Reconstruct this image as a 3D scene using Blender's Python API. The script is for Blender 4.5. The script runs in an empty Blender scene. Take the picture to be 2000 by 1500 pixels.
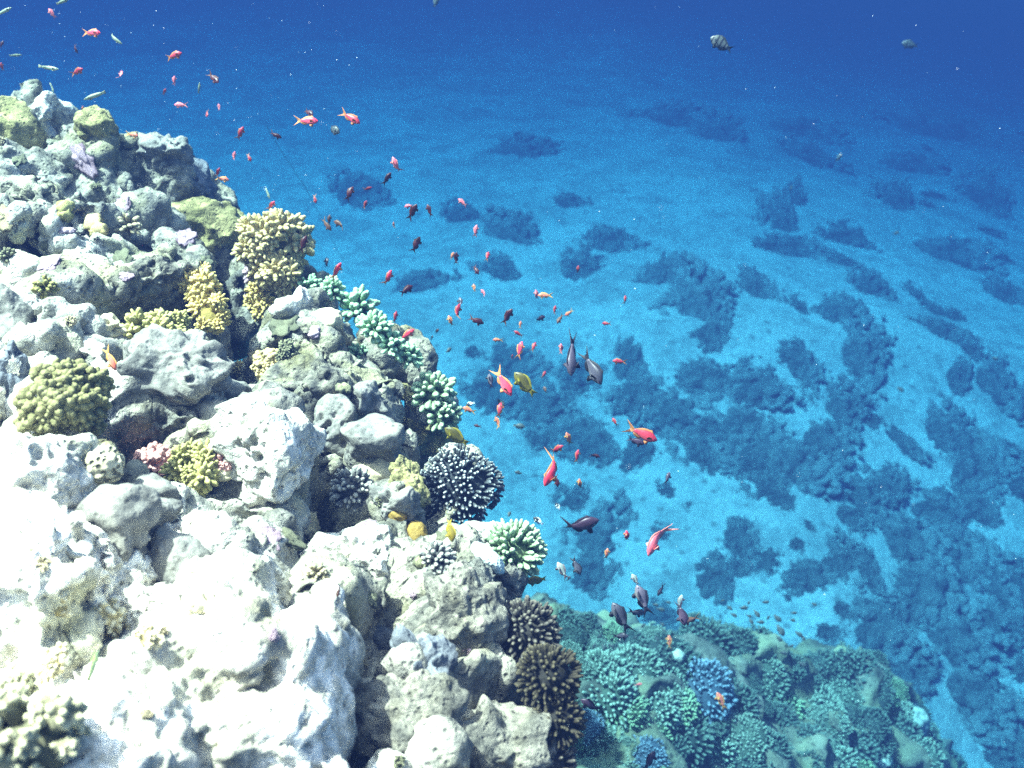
import bpy, bmesh, math, random
import numpy as np
from mathutils import Vector, Matrix, noise as mnoise

# ------------------------------------------------------------------ camera, world, sun, exposure
scene = bpy.context.scene
COL = scene.collection
PITCH = math.radians(47)
CAM = np.array([0.0, 0.0, 10.0])
FPX = 1921.0
cam_data = bpy.data.cameras.new("camera")
cam_data.sensor_width = 36.0
cam_data.lens = 36.0 * FPX / 2000.0
cam_data.clip_start = 0.05
cam_data.clip_end = 600
cam = bpy.data.objects.new("camera", cam_data)
COL.objects.link(cam)
cam.location = CAM
cam.rotation_euler = (math.pi / 2 - PITCH, 0, 0)
cam_data.dof.use_dof = True
cam_data.dof.focus_distance = 2.25
cam_data.dof.aperture_fstop = 3.6
scene.camera = cam

SUN_ELEV = math.radians(61)
SUN_DIR = np.array([-0.80, 0.48, 0.0])            # horizontal direction towards the sun
SUN_DIR = SUN_DIR / np.linalg.norm(SUN_DIR) * math.cos(SUN_ELEV)
SUN_DIR[2] = math.sin(SUN_ELEV)
world = bpy.data.worlds.new("World")
scene.world = world
world.use_nodes = True
wn = world.node_tree.nodes
sky = wn.new("ShaderNodeTexSky")
sky.sky_type = 'NISHITA'
sky.sun_disc = False
sky.dust_density = 5.0
sky.air_density = 0.7
sky.sun_elevation = SUN_ELEV
sky.sun_rotation = math.atan2(SUN_DIR[0], SUN_DIR[1])
wn["Background"].inputs["Strength"].default_value = 0.10
world.node_tree.links.new(sky.outputs[0], wn["Background"].inputs["Color"])
sun_data = bpy.data.lights.new("sun", 'SUN')
sun_data.energy = 5.0
sun_data.angle = math.radians(0.5)
sun_data.color = (1.0, 0.91, 0.80)
sun = bpy.data.objects.new("sun", sun_data)
COL.objects.link(sun)
sun.rotation_euler = Vector(SUN_DIR).to_track_quat('Z', 'Y').to_euler()
vs = scene.view_settings
vs.view_transform = 'Standard'
vs.look = 'None'
vs.exposure = 2.9
vs.gamma = 1.0
scene.cycles.use_denoising = False
scene.cycles.max_bounces = 6
scene.cycles.diffuse_bounces = 3
scene.cycles.volume_bounces = 0
scene.cycles.caustics_reflective = False
scene.cycles.caustics_refractive = False

# ------------------------------------------------------------------ helpers
RT = np.array([1.0, 0.0, 0.0])
DN = np.array([0.0, -math.sin(PITCH), -math.cos(PITCH)])
FW = np.array([0.0, math.cos(PITCH), -math.sin(PITCH)])
UP = -DN
BK = -FW


def unproject(px, py, zc):
    return CAM + zc * ((px - 1000) / FPX * RT + (py - 750) / FPX * DN + FW)


def project(p):
    d = np.asarray(p) - CAM
    zc = d @ FW
    return 1000 + FPX * (d @ RT) / zc, 750 + FPX * (d @ DN) / zc, zc


def reef_depth(px, py):
    """distance along the view axis of the mean plane of the near reef top"""
    return 1.0 / (0.3226 + 0.000425 * (py - 400) - 0.000191 * (px - 300))


REEF_N = 0.384 * RT + 0.853 * UP + 0.353 * BK     # normal of that plane
REEF_N /= np.linalg.norm(REEF_N)


ONES = "zero one two three four five six seven eight nine ten eleven twelve thirteen fourteen fifteen sixteen seventeen eighteen nineteen".split()
TENS = "zero ten twenty thirty forty fifty sixty seventy eighty ninety hundred".split()


def spell(n):
    n = max(0, min(100, int(round(n))))
    return ONES[n] if n < 20 else TENS[n // 10] + (" " + ONES[n % 10] if n % 10 else "")


def place_words(px, py):
    return f"{spell(px / 20)} percent across and {spell(py / 15)} percent down"


def tag(o, label=None, cat=None, group=None, kind=None):
    if label: o["label"] = label
    if cat: o["category"] = cat
    if group: o["group"] = group
    if kind: o["kind"] = kind
    return o


def link_mesh(name, V, F, mats, parent=None, smooth=True, tip=None, midx=None, origin=None, matrix=None):
    V = np.asarray(V, dtype=np.float64)
    if origin is not None:
        V = V - np.asarray(origin)
    me = bpy.data.meshes.new(name)
    if isinstance(F, np.ndarray):
        nf, k = F.shape
        me.vertices.add(len(V))
        me.vertices.foreach_set("co", V.astype(np.float32).ravel())
        me.loops.add(nf * k)
        me.loops.foreach_set("vertex_index", F.astype(np.int32).ravel())
        me.polygons.add(nf)
        me.polygons.foreach_set("loop_start", np.arange(0, nf * k, k, dtype=np.int32))
        me.polygons.foreach_set("loop_total", np.full(nf, k, dtype=np.int32))
        me.update(calc_edges=True)
        me.validate()
    else:
        me.from_pydata(V.tolist(), [], F)
    if not isinstance(mats, (list, tuple)):
        mats = [mats]
    for m in mats:
        me.materials.append(m)
    if smooth:
        me.polygons.foreach_set("use_smooth", np.ones(len(me.polygons), dtype=bool))
    if midx is not None:
        me.polygons.foreach_set("material_index", np.asarray(midx, dtype=np.int32))
    if tip is not None:
        a = me.attributes.new("tip", 'FLOAT', 'POINT')
        a.data.foreach_set("value", np.asarray(tip, dtype=np.float32))
    o = bpy.data.objects.new(name, me)
    COL.objects.link(o)
    if origin is not None:
        o.location = Vector(origin)
    if matrix is not None:
        o.matrix_world = matrix
    if parent is not None:
        o.parent = parent
    return o


def empty(name, loc):
    o = bpy.data.objects.new(name, None)
    o.empty_display_size = 0.05
    COL.objects.link(o)
    o.location = Vector(loc)
    return o


def frame_from(n, spin=0.0):
    n = np.asarray(n) / np.linalg.norm(n)
    a = np.cross(n, [0.31, 0.87, 0.38]); a /= np.linalg.norm(a)
    b = np.cross(n, a)
    a2 = a * math.cos(spin) + b * math.sin(spin)
    b2 = np.cross(n, a2)
    return np.stack([a2, b2, n], axis=1)


# ---- vectorised noise
def _h(i, j, k, s):
    x = (i.astype(np.int64) * 374761393 + j.astype(np.int64) * 668265263 + k.astype(np.int64) * 2147483647 + s * 1274126177) & 0xFFFFFFFF
    x = ((x ^ (x >> 13)) * 1274126177) & 0xFFFFFFFF
    x = ((x ^ (x >> 16)) * 2246822519) & 0xFFFFFFFF
    return (x ^ (x >> 15)) & 0xFFFFFFFF


def vnoise(P, s=0):
    I = np.floor(P).astype(np.int64)
    f = P - I
    u = f * f * f * (f * (f * 6 - 15) + 10)
    out = 0
    for dx in (0, 1):
        wx = u[:, 0] if dx else 1 - u[:, 0]
        for dy in (0, 1):
            wy = u[:, 1] if dy else 1 - u[:, 1]
            for dz in (0, 1):
                wz = u[:, 2] if dz else 1 - u[:, 2]
                out = out + wx * wy * wz * (_h(I[:, 0] + dx, I[:, 1] + dy, I[:, 2] + dz, s) / 2147483648.0 - 1.0)
    return out


def fbm(P, octv=4, s=0, lac=2.03, gain=0.5):
    a, t = 1.0, 0
    P = np.asarray(P, dtype=np.float64)
    R = np.array([[0.8, 0.6, 0], [-0.6, 0.8, 0], [0, 0, 1.0]]) @ np.array([[1, 0, 0], [0, 0.8, 0.6], [0, -0.6, 0.8]])
    for o in range(octv):
        t = t + a * vnoise(P, s + o)
        P = (P @ R) * lac
        a *= gain
    return t


def worley(P, s=0):
    I = np.floor(P).astype(np.int64)
    best = np.full(len(P), 9.0)
    for dx in (-1, 0, 1):
        for dy in (-1, 0, 1):
            for dz in (-1, 0, 1):
                a, b, c = I[:, 0] + dx, I[:, 1] + dy, I[:, 2] + dz
                q = np.stack([a + _h(a, b, c, s) / 4294967296.0, b + _h(a, b, c, s + 7) / 4294967296.0, c + _h(a, b, c, s + 13) / 4294967296.0], 1)
                best = np.minimum(best, ((q - P) ** 2).sum(1))
    return np.sqrt(best)


def sstep(a, b, x):
    t = np.clip((x - a) / (b - a), 0, 1)
    return t * t * (3 - 2 * t)


# ---- materials
def new_mat(name, rough=0.85):
    m = bpy.data.materials.new(name)
    m.use_nodes = True
    nt = m.node_tree
    b = nt.nodes["Principled BSDF"]
    b.inputs["Roughness"].default_value = rough
    b.inputs["Specular IOR Level"].default_value = 0.15
    return m, nt, b


def nd(nt, typ, **kw):
    n = nt.nodes.new(typ)
    for k, v in kw.items():
        if k in n.inputs: n.inputs[k].default_value = v
        else: setattr(n, k, v)
    return n


def ramp(nt, src, stops, interp='LINEAR'):
    r = nt.nodes.new("ShaderNodeValToRGB")
    r.color_ramp.interpolation = interp
    e = r.color_ramp.elements
    while len(e) < len(stops): e.new(0.5)
    for i, (p, c) in enumerate(stops):
        e[i].position = p
        e[i].color = (c if hasattr(c, '__len__') else (c, c, c))[:3] + (1,) if not hasattr(c, '__len__') or len(c) == 3 else c
    nt.links.new(src, r.inputs[0])
    return r.outputs[0]


def mixc(nt, fac, a, b, mode='MIX'):
    n = nt.nodes.new("ShaderNodeMix")
    n.data_type = 'RGBA'
    n.blend_type = mode
    for sock, v in ((n.inputs[0], fac), (n.inputs[6], a), (n.inputs[7], b)):
        if hasattr(v, 'is_output'): nt.links.new(v, sock)
        elif hasattr(v, '__len__'): sock.default_value = tuple(v)[:3] + (1,)
        else: sock.default_value = v
    return n.outputs[2]


def noise_tex(nt, vec, scale, detail=4, rough=0.55, dist=0.0):
    n = nd(nt, "ShaderNodeTexNoise", Scale=scale, Detail=detail, Roughness=rough, Distortion=dist)
    nt.links.new(vec, n.inputs["Vector"])
    return n.outputs["Fac"]


def voro(nt, vec, scale, feature='F1'):
    n = nd(nt, "ShaderNodeTexVoronoi", feature=feature, Scale=scale)
    nt.links.new(vec, n.inputs["Vector"])
    return n.outputs["Distance"]


def bump(nt, b, height, strength, dist, prev=None):
    n = nd(nt, "ShaderNodeBump", Strength=strength, Distance=dist)
    nt.links.new(height, n.inputs["Height"])
    if prev is not None: nt.links.new(prev, n.inputs["Normal"])
    nt.links.new(n.outputs[0], b.inputs["Normal"])
    return n.outputs[0]


def rock_mat(name, light, dark, stain, stain_amt=0.45, scale=1.0, bstr=0.9, pits=True, crust=False):
    """limestone crusted with algae: pale and grey mottling, stained patches, pits and grain"""
    m, nt, b = new_mat(name, 0.9)
    tc = nt.nodes.new("ShaderNodeTexCoord").outputs["Object"]
    n1 = noise_tex(nt, tc, 9 * scale, 6, 0.62, 0.4)
    n2 = noise_tex(nt, tc, 38 * scale, 5, 0.65)
    n3 = noise_tex(nt, tc, 4.2 * scale, 3, 0.5, 0.8)
    c = mixc(nt, ramp(nt, n1, [(0.36, 0.0), (0.60, 1.0)]), dark, light)
    c = mixc(nt, ramp(nt, n2, [(0.44, 0.0), (0.62, 0.55)]), c, tuple(0.55 * x for x in dark))
    st = nt.nodes.new("ShaderNodeMath"); st.operation = 'MULTIPLY'
    nt.links.new(ramp(nt, n3, [(0.48, 0.0), (0.66, 1.0)]), st.inputs[0]); st.inputs[1].default_value = stain_amt
    c = mixc(nt, st.outputs[0], c, stain)
    if crust:   # patches overgrown with dark turf and olive algae, kept as an attribute of the mesh
        ca = nd(nt, "ShaderNodeAttribute", attribute_name="crust").outputs["Fac"]
        ck = mixc(nt, ramp(nt, noise_tex(nt, tc, 17, 5, 0.65), [(0.40, 0.0), (0.60, 1.0)]), (0.04, 0.04, 0.036), (0.22, 0.205, 0.155))
        ck = mixc(nt, ramp(nt, noise_tex(nt, tc, 6, 4, 0.6), [(0.5, 0.0), (0.62, 0.7)]), ck, (0.15, 0.135, 0.06))
        c = mixc(nt, ca, c, ck)
        sa = nd(nt, "ShaderNodeAttribute", attribute_name="sandy_glow").outputs["Fac"]
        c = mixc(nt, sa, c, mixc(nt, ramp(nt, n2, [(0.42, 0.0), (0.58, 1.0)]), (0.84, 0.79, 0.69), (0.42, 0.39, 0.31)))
    v = voro(nt, tc, 62 * scale)
    if pits:
        pm = nt.nodes.new("ShaderNodeMath"); pm.operation = 'MULTIPLY'
        nt.links.new(ramp(nt, v, [(0.10, 1.0), (0.30, 0.0)]), pm.inputs[0])
        nt.links.new(ramp(nt, noise_tex(nt, tc, 7 * scale, 2), [(0.47, 0.0), (0.6, 0.75)]), pm.inputs[1])
        c = mixc(nt, pm.outputs[0], c, tuple(0.30 * x for x in dark))
    nt.links.new(c, b.inputs["Base Color"])
    p = bump(nt, b, n2, bstr, 0.012)
    p = bump(nt, b, noise_tex(nt, tc, 140 * scale, 4, 0.7), bstr * 0.8, 0.004, p)
    if pits:
        bump(nt, b, ramp(nt, v, [(0.05, 0.0), (0.35, 1.0)]), bstr * 0.8, 0.008, p)
    return m


def coral_mat(name, deep, mid, tip, grain=160.0, gstr=0.5):
    """living coral: colour runs from the branch foot to its growing tip"""
    m, nt, b = new_mat(name, 0.75)
    tc = nt.nodes.new("ShaderNodeTexCoord").outputs["Object"]
    at = nd(nt, "ShaderNodeAttribute", attribute_name="tip").outputs["Fac"]
    c = ramp(nt, at, [(0.0, deep), (0.55, mid), (0.80, mid), (1.0, tip)])
    n = noise_tex(nt, tc, 14, 4, 0.6)
    c = mixc(nt, ramp(nt, n, [(0.35, 0.35), (0.6, 0.0)]), c, tuple(0.5 * x for x in mid))
    nt.links.new(c, b.inputs["Base Color"])
    bump(nt, b, voro(nt, tc, grain), gstr, 0.003)
    return m

# ------------------------------------------------------------------ water body (haze)
hm = bpy.data.materials.new("sea_water")
hm.use_nodes = True
hn = hm.node_tree
hn.nodes.remove(hn.nodes["Principled BSDF"])
pv = hn.nodes.new("ShaderNodeVolumePrincipled")
K_EXT = np.array([0.150, 0.078, 0.064])            # extinction per metre, red green blue
K_SCA = np.array([0.0017, 0.0033, 0.0108])         # scattering per metre
DEN = 0.2
cc = K_SCA / DEN
ab = (1 - (K_EXT - K_SCA) / (DEN * (1 - cc))) ** 2
pv.inputs["Density"].default_value = DEN
pv.inputs["Color"].default_value = tuple(cc) + (1,)
pv.inputs["Absorption Color"].default_value = tuple(ab) + (1,)
pv.inputs["Anisotropy"].default_value = 0.0
hn.links.new(pv.outputs[0], hn.nodes["Material Output"].inputs["Volume"])
bx = np.array([(x, y, z) for z in (-37.0, 11.0) for y in (-35.0, 125.0) for x in (-90.0, 90.0)])
bf = [(0, 2, 3, 1), (4, 5, 7, 6), (0, 1, 5, 4), (2, 6, 7, 3), (0, 4, 6, 2), (1, 3, 7, 5)]
haze = tag(link_mesh("haze", bx, bf, hm, smooth=False), "clear blue sea water filling the whole scene", kind="stuff")

# ------------------------------------------------------------------ sand seabed
def seabed_z(x, y):
    x = np.asarray(x, float); y = np.asarray(y, float)
    z = -0.33 * np.clip(y - 10.5, 0, None) - 0.16 * np.clip(x - 3.5, 0, 40)
    P = np.stack([x * 0.35, y * 0.35, 0 * x], -1).reshape(-1, 3)
    n = fbm(P, 3, 40).reshape(z.shape)
    P2 = np.stack([x * 2.2, y * 2.2, 0 * x], -1).reshape(-1, 3)
    return z + 0.14 * n + 0.03 * fbm(P2, 2, 44).reshape(z.shape)


def grid(xs, ys):
    nx, ny = len(xs), len(ys)
    X, Y = np.meshgrid(xs, ys)
    i = np.arange(nx * ny).reshape(ny, nx)
    F = np.stack([i[:-1, :-1].ravel(), i[:-1, 1:].ravel(), i[1:, 1:].ravel(), i[1:, :-1].ravel()], 1)
    return X.ravel(), Y.ravel(), F


sm, nt, b = new_mat("pale_sand", 0.95)
tc = nt.nodes.new("ShaderNodeTexCoord").outputs["Object"]
c = mixc(nt, ramp(nt, noise_tex(nt, tc, 0.55, 6, 0.62, 0.5), [(0.38, 0.0), (0.62, 1.0)]), (0.17, 0.23, 0.235), (0.265, 0.335, 0.34))
c = mixc(nt, ramp(nt, noise_tex(nt, tc, 2.6, 6, 0.7, 0.6), [(0.52, 0.0), (0.66, 0.55)]), c, (0.085, 0.11, 0.11))
c = mixc(nt, ramp(nt, noise_tex(nt, tc, 0.9, 5, 0.6, 1.2), [(0.50, 0.0), (0.60, 0.6)]), c, (0.10, 0.135, 0.14))
c = mixc(nt, ramp(nt, noise_tex(nt, tc, 9.0, 5, 0.75, 0.3), [(0.45, 0.0), (0.62, 0.5)]), c, (0.30, 0.37, 0.36))
c = mixc(nt, ramp(nt, voro(nt, tc, 4.5), [(0.10, 0.7), (0.26, 0.0)]), c, (0.07, 0.09, 0.09))
nt.links.new(c, b.inputs["Base Color"])
bump(nt, b, noise_tex(nt, tc, 5.0, 5, 0.65), 0.6, 0.12)
xs = np.concatenate([np.linspace(-60, -12, 25)[:-1], np.linspace(-12, 26, 150)[:-1], np.linspace(26, 62, 20)])
ys = np.concatenate([np.linspace(-30, -3, 8)[:-1], np.linspace(-3, 34, 160)[:-1], np.linspace(34, 95, 30)])
X, Y, F = grid(xs, ys)
tag(link_mesh("seabed", np.stack([X, Y, seabed_z(X, Y)], 1), F, sm), "pale sand seabed sloping into deep blue water", kind="structure")

# dark low coral and rubble patches on the sand
pm_, nt, b = new_mat("dark_reef_patch", 0.95)
tc = nt.nodes.new("ShaderNodeTexCoord").outputs["Object"]
c = mixc(nt, ramp(nt, noise_tex(nt, tc, 3.0, 6, 0.65), [(0.35, 0.0), (0.65, 1.0)]), (0.045, 0.07, 0.075), (0.15, 0.19, 0.19))
ln_ = nd(nt, "ShaderNodeVectorMath", operation='LENGTH'); nt.links.new(tc, ln_.inputs[0])
ad_ = nd(nt, "ShaderNodeMath", operation='ADD'); nt.links.new(ln_.outputs["Value"], ad_.inputs[0])
nt.links.new(ramp(nt, noise_tex(nt, tc, 5.0, 4, 0.6), [(0.3, 0.0), (0.7, 0.5)]), ad_.inputs[1])
c = mixc(nt, ramp(nt, ad_.outputs[0], [(0.62, 0.0), (1.20, 0.85)]), c, (0.20, 0.26, 0.265))   # rim fades to sand colour, painting in a water-blurred edge
nt.links.new(c, b.inputs["Base Color"])
bump(nt, b, noise_tex(nt, tc, 7.0, 5, 0.7), 1.0, 0.15)


def patch_mesh(seed):
    """a ragged bed of coral heads and rubble, unit radius: crowded in the middle, straggling at the rim"""
    r_ = random.Random(seed * 77)
    bmi = bmesh.new(); bmesh.ops.create_icosphere(bmi, subdivisions=2, radius=1.0)
    Vi = np.array([v.co[:] for v in bmi.verts]); Fi = np.array([[v.index for v in f.verts] for f in bmi.faces]); bmi.free()
    Vs, Fs, o = [], [], 0
    arms = [(r_.uniform(0, 6.28), r_.uniform(0.5, 1.0)) for _ in range(4)]
    k = 0
    while k < 210:
        a = r_.uniform(0, 6.283)
        lim = 0.52 + 0.5 * max(w * math.exp(-((math.atan2(math.sin(a - b_), math.cos(a - b_)) / 0.55) ** 2)) for b_, w in arms)
        q = r_.random() ** 0.55 * 1.18
        if q > 1 and r_.random() < 0.55: continue
        rad = lim * q
        big = max(0.0, 1 - q)
        R = (0.030 + 0.17 * big * r_.random() ** 1.6 + 0.045 * r_.random()) * (0.55 if q > 1 else 1)
        N = Vi * (1 + 0.38 * fbm(Vi * 2.3 + k * 3.1 + seed, 2, seed))[:, None]
        c = np.array([math.cos(a) * rad, math.sin(a) * rad, R * 0.15])
        Vs.append(c + N * R * np.array([1.25, 1.25, 0.9])); Fs.append(Fi + o); o += len(Vi)
        k += 1
    return np.concatenate(Vs), np.concatenate(Fs)


PATCH = []
for k in range(6):
    V, F = patch_mesh(k + 1)
    o = link_mesh("coral_patch", V, F, pm_)
    PATCH.append(o)
PLACE_WORD = place_words
PATCH_SPOTS = [
 (1400,268,60,34),(1310,240,80,22),(1560,262,70,30),(1580,312,50,26),(1850,270,110,50),(1780,332,60,30),(1530,400,26,34),
 (1530,445,36,44),(1546,492,50,30),(1650,470,50,20),(1662,520,20,26),(1310,545,66,50),(1366,598,70,52),(1390,652,44,34),
 (1475,572,34,52),(1560,608,22,18),(1700,570,46,32),(1640,622,60,46),(1680,690,60,46),(1545,700,56,28),(1850,500,80,34),
 (1920,400,56,44),(1840,652,44,28),(1890,682,28,14),(1930,745,58,46),(1862,742,40,30),(1382,742,76,36),(1470,762,70,30),
 (1236,702,38,46),(1250,772,58,36),(1318,800,66,38),(1370,880,50,40),(1450,832,58,38),(1475,884,70,40),(1545,905,76,46),
 (1600,862,60,40),(1640,800,58,36),(1500,952,40,28),(1530,974,26,18),(1742,850,30,40),(1880,870,60,56),(1912,905,58,40),
 (1682,970,60,38),(1722,955,58,30),(1650,1012,40,24),(1340,1000,20,18),(1236,902,30,28),(1440,1050,44,38),(1500,1092,40,24),
 (1576,1025,20,18),(1556,1064,26,15),(1390,1140,54,46),(1432,1108,40,24),(1580,1130,54,34),(1640,1100,40,38),(1540,1172,26,15),
 (1762,1060,68,54),(1820,1010,78,46),(1850,1100,88,54),(1800,1152,78,54),(1920,1122,60,56),(1905,1000,60,40),(1640,1192,26,18),
 (1702,1232,76,46),(1762,1190,40,28),(1852,1252,88,48),(1950,1232,60,48),(1760,1320,76,40),(1885,1350,86,48),(1955,1450,66,40),
 (900,430,44,26),(1110,400,34,22),(1000,462,58,34),(982,540,42,26),(1182,480,60,36),(1132,535,40,34),(1000,705,60,36),(922,690,26,16),
 (1062,792,76,38),(1165,872,60,40),(1132,735,58,34),(962,770,56,36),(1262,885,40,28),(1130,850,56,44),(1170,1060,62,56),(1120,985,34,22),
 (1150,1120,50,34),(1060,850,40,24),(700,380,60,30),(820,560,60,28),(1020,300,70,22),(1750,400,40,30),(1960,580,40,34),(1300,960,24,14),
]


def ray_ground(px, py, hfun, z0=2.0, z1=60.0, step=0.05):
    t = np.arange(z0, z1, step)
    d = (px - 1000) / FPX * RT + (py - 750) / FPX * DN + FW
    P = CAM + t[:, None] * d
    below = P[:, 2] < hfun(P[:, 0], P[:, 1])
    i = int(np.argmax(below)) if below.any() else len(t) - 1
    return P[i], t[i]


prng = random.Random(14)
while len(PATCH_SPOTS) < 175:
    px, py = prng.uniform(1150, 2010), prng.uniform(240, 1480)
    w = sstep(1200, 2000, px) * 0.6 + sstep(500, 1200, py) * 0.4
    if prng.random() > w ** 1.6: continue
    k = 0.5 + 0.5 * sstep(250, 1000, py)
    PATCH_SPOTS.append((round(px), round(py), prng.uniform(14, 62) * k, prng.uniform(12, 44) * k))
rng = random.Random(5)
for i, (px, py, rx, ry) in enumerate(PATCH_SPOTS):
    k = i % 6
    if i < 6: o = PATCH[i]
    else:
        o = PATCH[k].copy(); COL.objects.link(o)
    p, zc = ray_ground(px, py, seabed_z, 6.0)
    wx = rx / FPX * zc * 1.5
    el = math.atan2(CAM[2] - p[2], p[1])
    wy = 1.45 * ry / FPX * zc / max(0.3, math.sin(el)) * 1.40
    o.location = (p[0], p[1], float(seabed_z(p[0], p[1])) - 0.03)
    o.rotation_euler = (0, 0, rng.uniform(-0.5, 0.5))
    o.scale = (wx, wy, 1.15 * min(wx, wy, 0.8))
    size = "broad" if rx * ry > 2600 else ("small" if rx * ry < 900 else "mid sized")
    shape = "elongated" if rx > 2.0 * ry else ("upright" if ry > 1.15 * rx else "ragged")
    tag(o, f"{size} {shape} dark coral patch, {PLACE_WORD(px, py)}", "coral patch", "dark coral patches on the sand")

# ------------------------------------------------------------------ deeper reef spur in the lower right
def mound_z(x, y):
    x = np.asarray(x, float); y = np.asarray(y, float)
    top = 5.90 - 0.76 * (x - 0.35) - 1.1 * np.clip(x - 2.3, 0, None)
    top = np.where(x < 0.35, 5.90 + 0.3 * (0.35 - x), top)
    ridge = 2.42 + 0.26 * np.clip(x - 0.4, 0, 3)
    back = np.clip(y - ridge, 0, None)
    z = top - 2.4 * back + 0.20 * np.clip(2.2 - y, -0.3, 2.0)
    P = np.stack([x, y, 0 * x], -1).reshape(-1, 3)
    w = 1 - np.clip(worley(P * 2.3, 60), 0, 1)
    z = z + 0.17 * (w.reshape(z.shape) - 0.5) + 0.13 * fbm(P * 3.5, 5, 62).reshape(z.shape)
    return np.maximum(z, -1.2)


mm = rock_mat("deep_reef_rock", (0.10, 0.13, 0.11), (0.03, 0.045, 0.04), (0.16, 0.22, 0.12), 0.5, 0.35, 1.0)
X, Y, F = grid(np.linspace(-1.2, 5.2, 330), np.linspace(-1.0, 5.4, 320))
Z = mound_z(X, Y)
V = np.stack([X, Y, Z], 1)
V[:, 0] += 0.10 * fbm(V * 3.1 + 5, 3, 71); V[:, 1] += 0.10 * fbm(V * 3.1 + 9, 3, 72)
tag(link_mesh("reef_terrace", V, F, mm), "lower reef terrace running down to the sand", kind="structure")

# ------------------------------------------------------------------ near reef top (structure): many lumps fused into one body
ICO = {}


def ico(sub):
    if sub not in ICO:
        bm = bmesh.new()
        bmesh.ops.create_icosphere(bm, subdivisions=sub, radius=1.0)
        bm.verts.ensure_lookup_table()
        V = np.array([v.co[:] for v in bm.verts])
        F = np.array([[v.index for v in f.verts] for f in bm.faces])
        bm.free()
        ICO[sub] = (V, F)
    return ICO[sub]


EDGE = [(-400, 120), (-60, 215), (60, 250), (150, 300), (250, 330), (330, 350), (400, 425), (480, 500), (545, 560), (575, 620), (640, 660),
        (720, 730), (770, 790), (800, 870), (830, 950), (850, 1010), (900, 1090), (945, 1150), (980, 1230), (1010, 1320), (1040, 1400), (1070, 1500), (1110, 1700), (1140, 1900)]


def edge_x(py):
    for (x0, y0), (x1, y1) in zip(EDGE[:-1], EDGE[1:]):
        if y0 <= py <= y1: return x0 + (x1 - x0) * (py - y0) / (y1 - y0)
    return EDGE[-1][0]


blobs = []     # centre, radii (right, up, normal) in metres, rotation in the picture plane


def blob(px, py, rx, ry, lift=0.35, rot=0.0, deep=None, zoff=0.0):
    zc = reef_depth(px, py) + zoff
    a, b = rx / FPX * zc, ry / FPX * zc
    d = deep if deep is not None else 0.5 * (a + b)
    c = unproject(px, py, zc) + REEF_N * (lift - 0.7) * d * 0.6
    blobs.append((c, a, b, d, math.radians(rot)))


rr = random.Random(11)
# bulk of the reef top, filled to beyond the frame
py = 190.0
while py < 1950:
    stepy = 52 + 0.02 * py
    px = -420.0 + rr.uniform(0, 60)
    while px < edge_x(py) - 40:
        if py > 225 or px < 60:
            zc = reef_depth(px, py)
            r = rr.uniform(75, 125) / FPX * zc
            e = max(0.0, 1 - (edge_x(py) - px) / 160.0)
            c = unproject(px + rr.uniform(-25, 25), py + rr.uniform(-20, 20), zc) - REEF_N * r * (1.0 + rr.uniform(0.0, 0.35) + 0.2 * e)
            blobs.append((c, r * rr.uniform(0.9, 1.25), r * rr.uniform(0.8, 1.1), r, rr.uniform(0, 3.14)))
            blobs.append((c - REEF_N * r * 1.2, r * 1.5, r * 1.5, r * 1.5, 0.0))
        px += rr.uniform(60, 105)
    py += stepy
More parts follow.
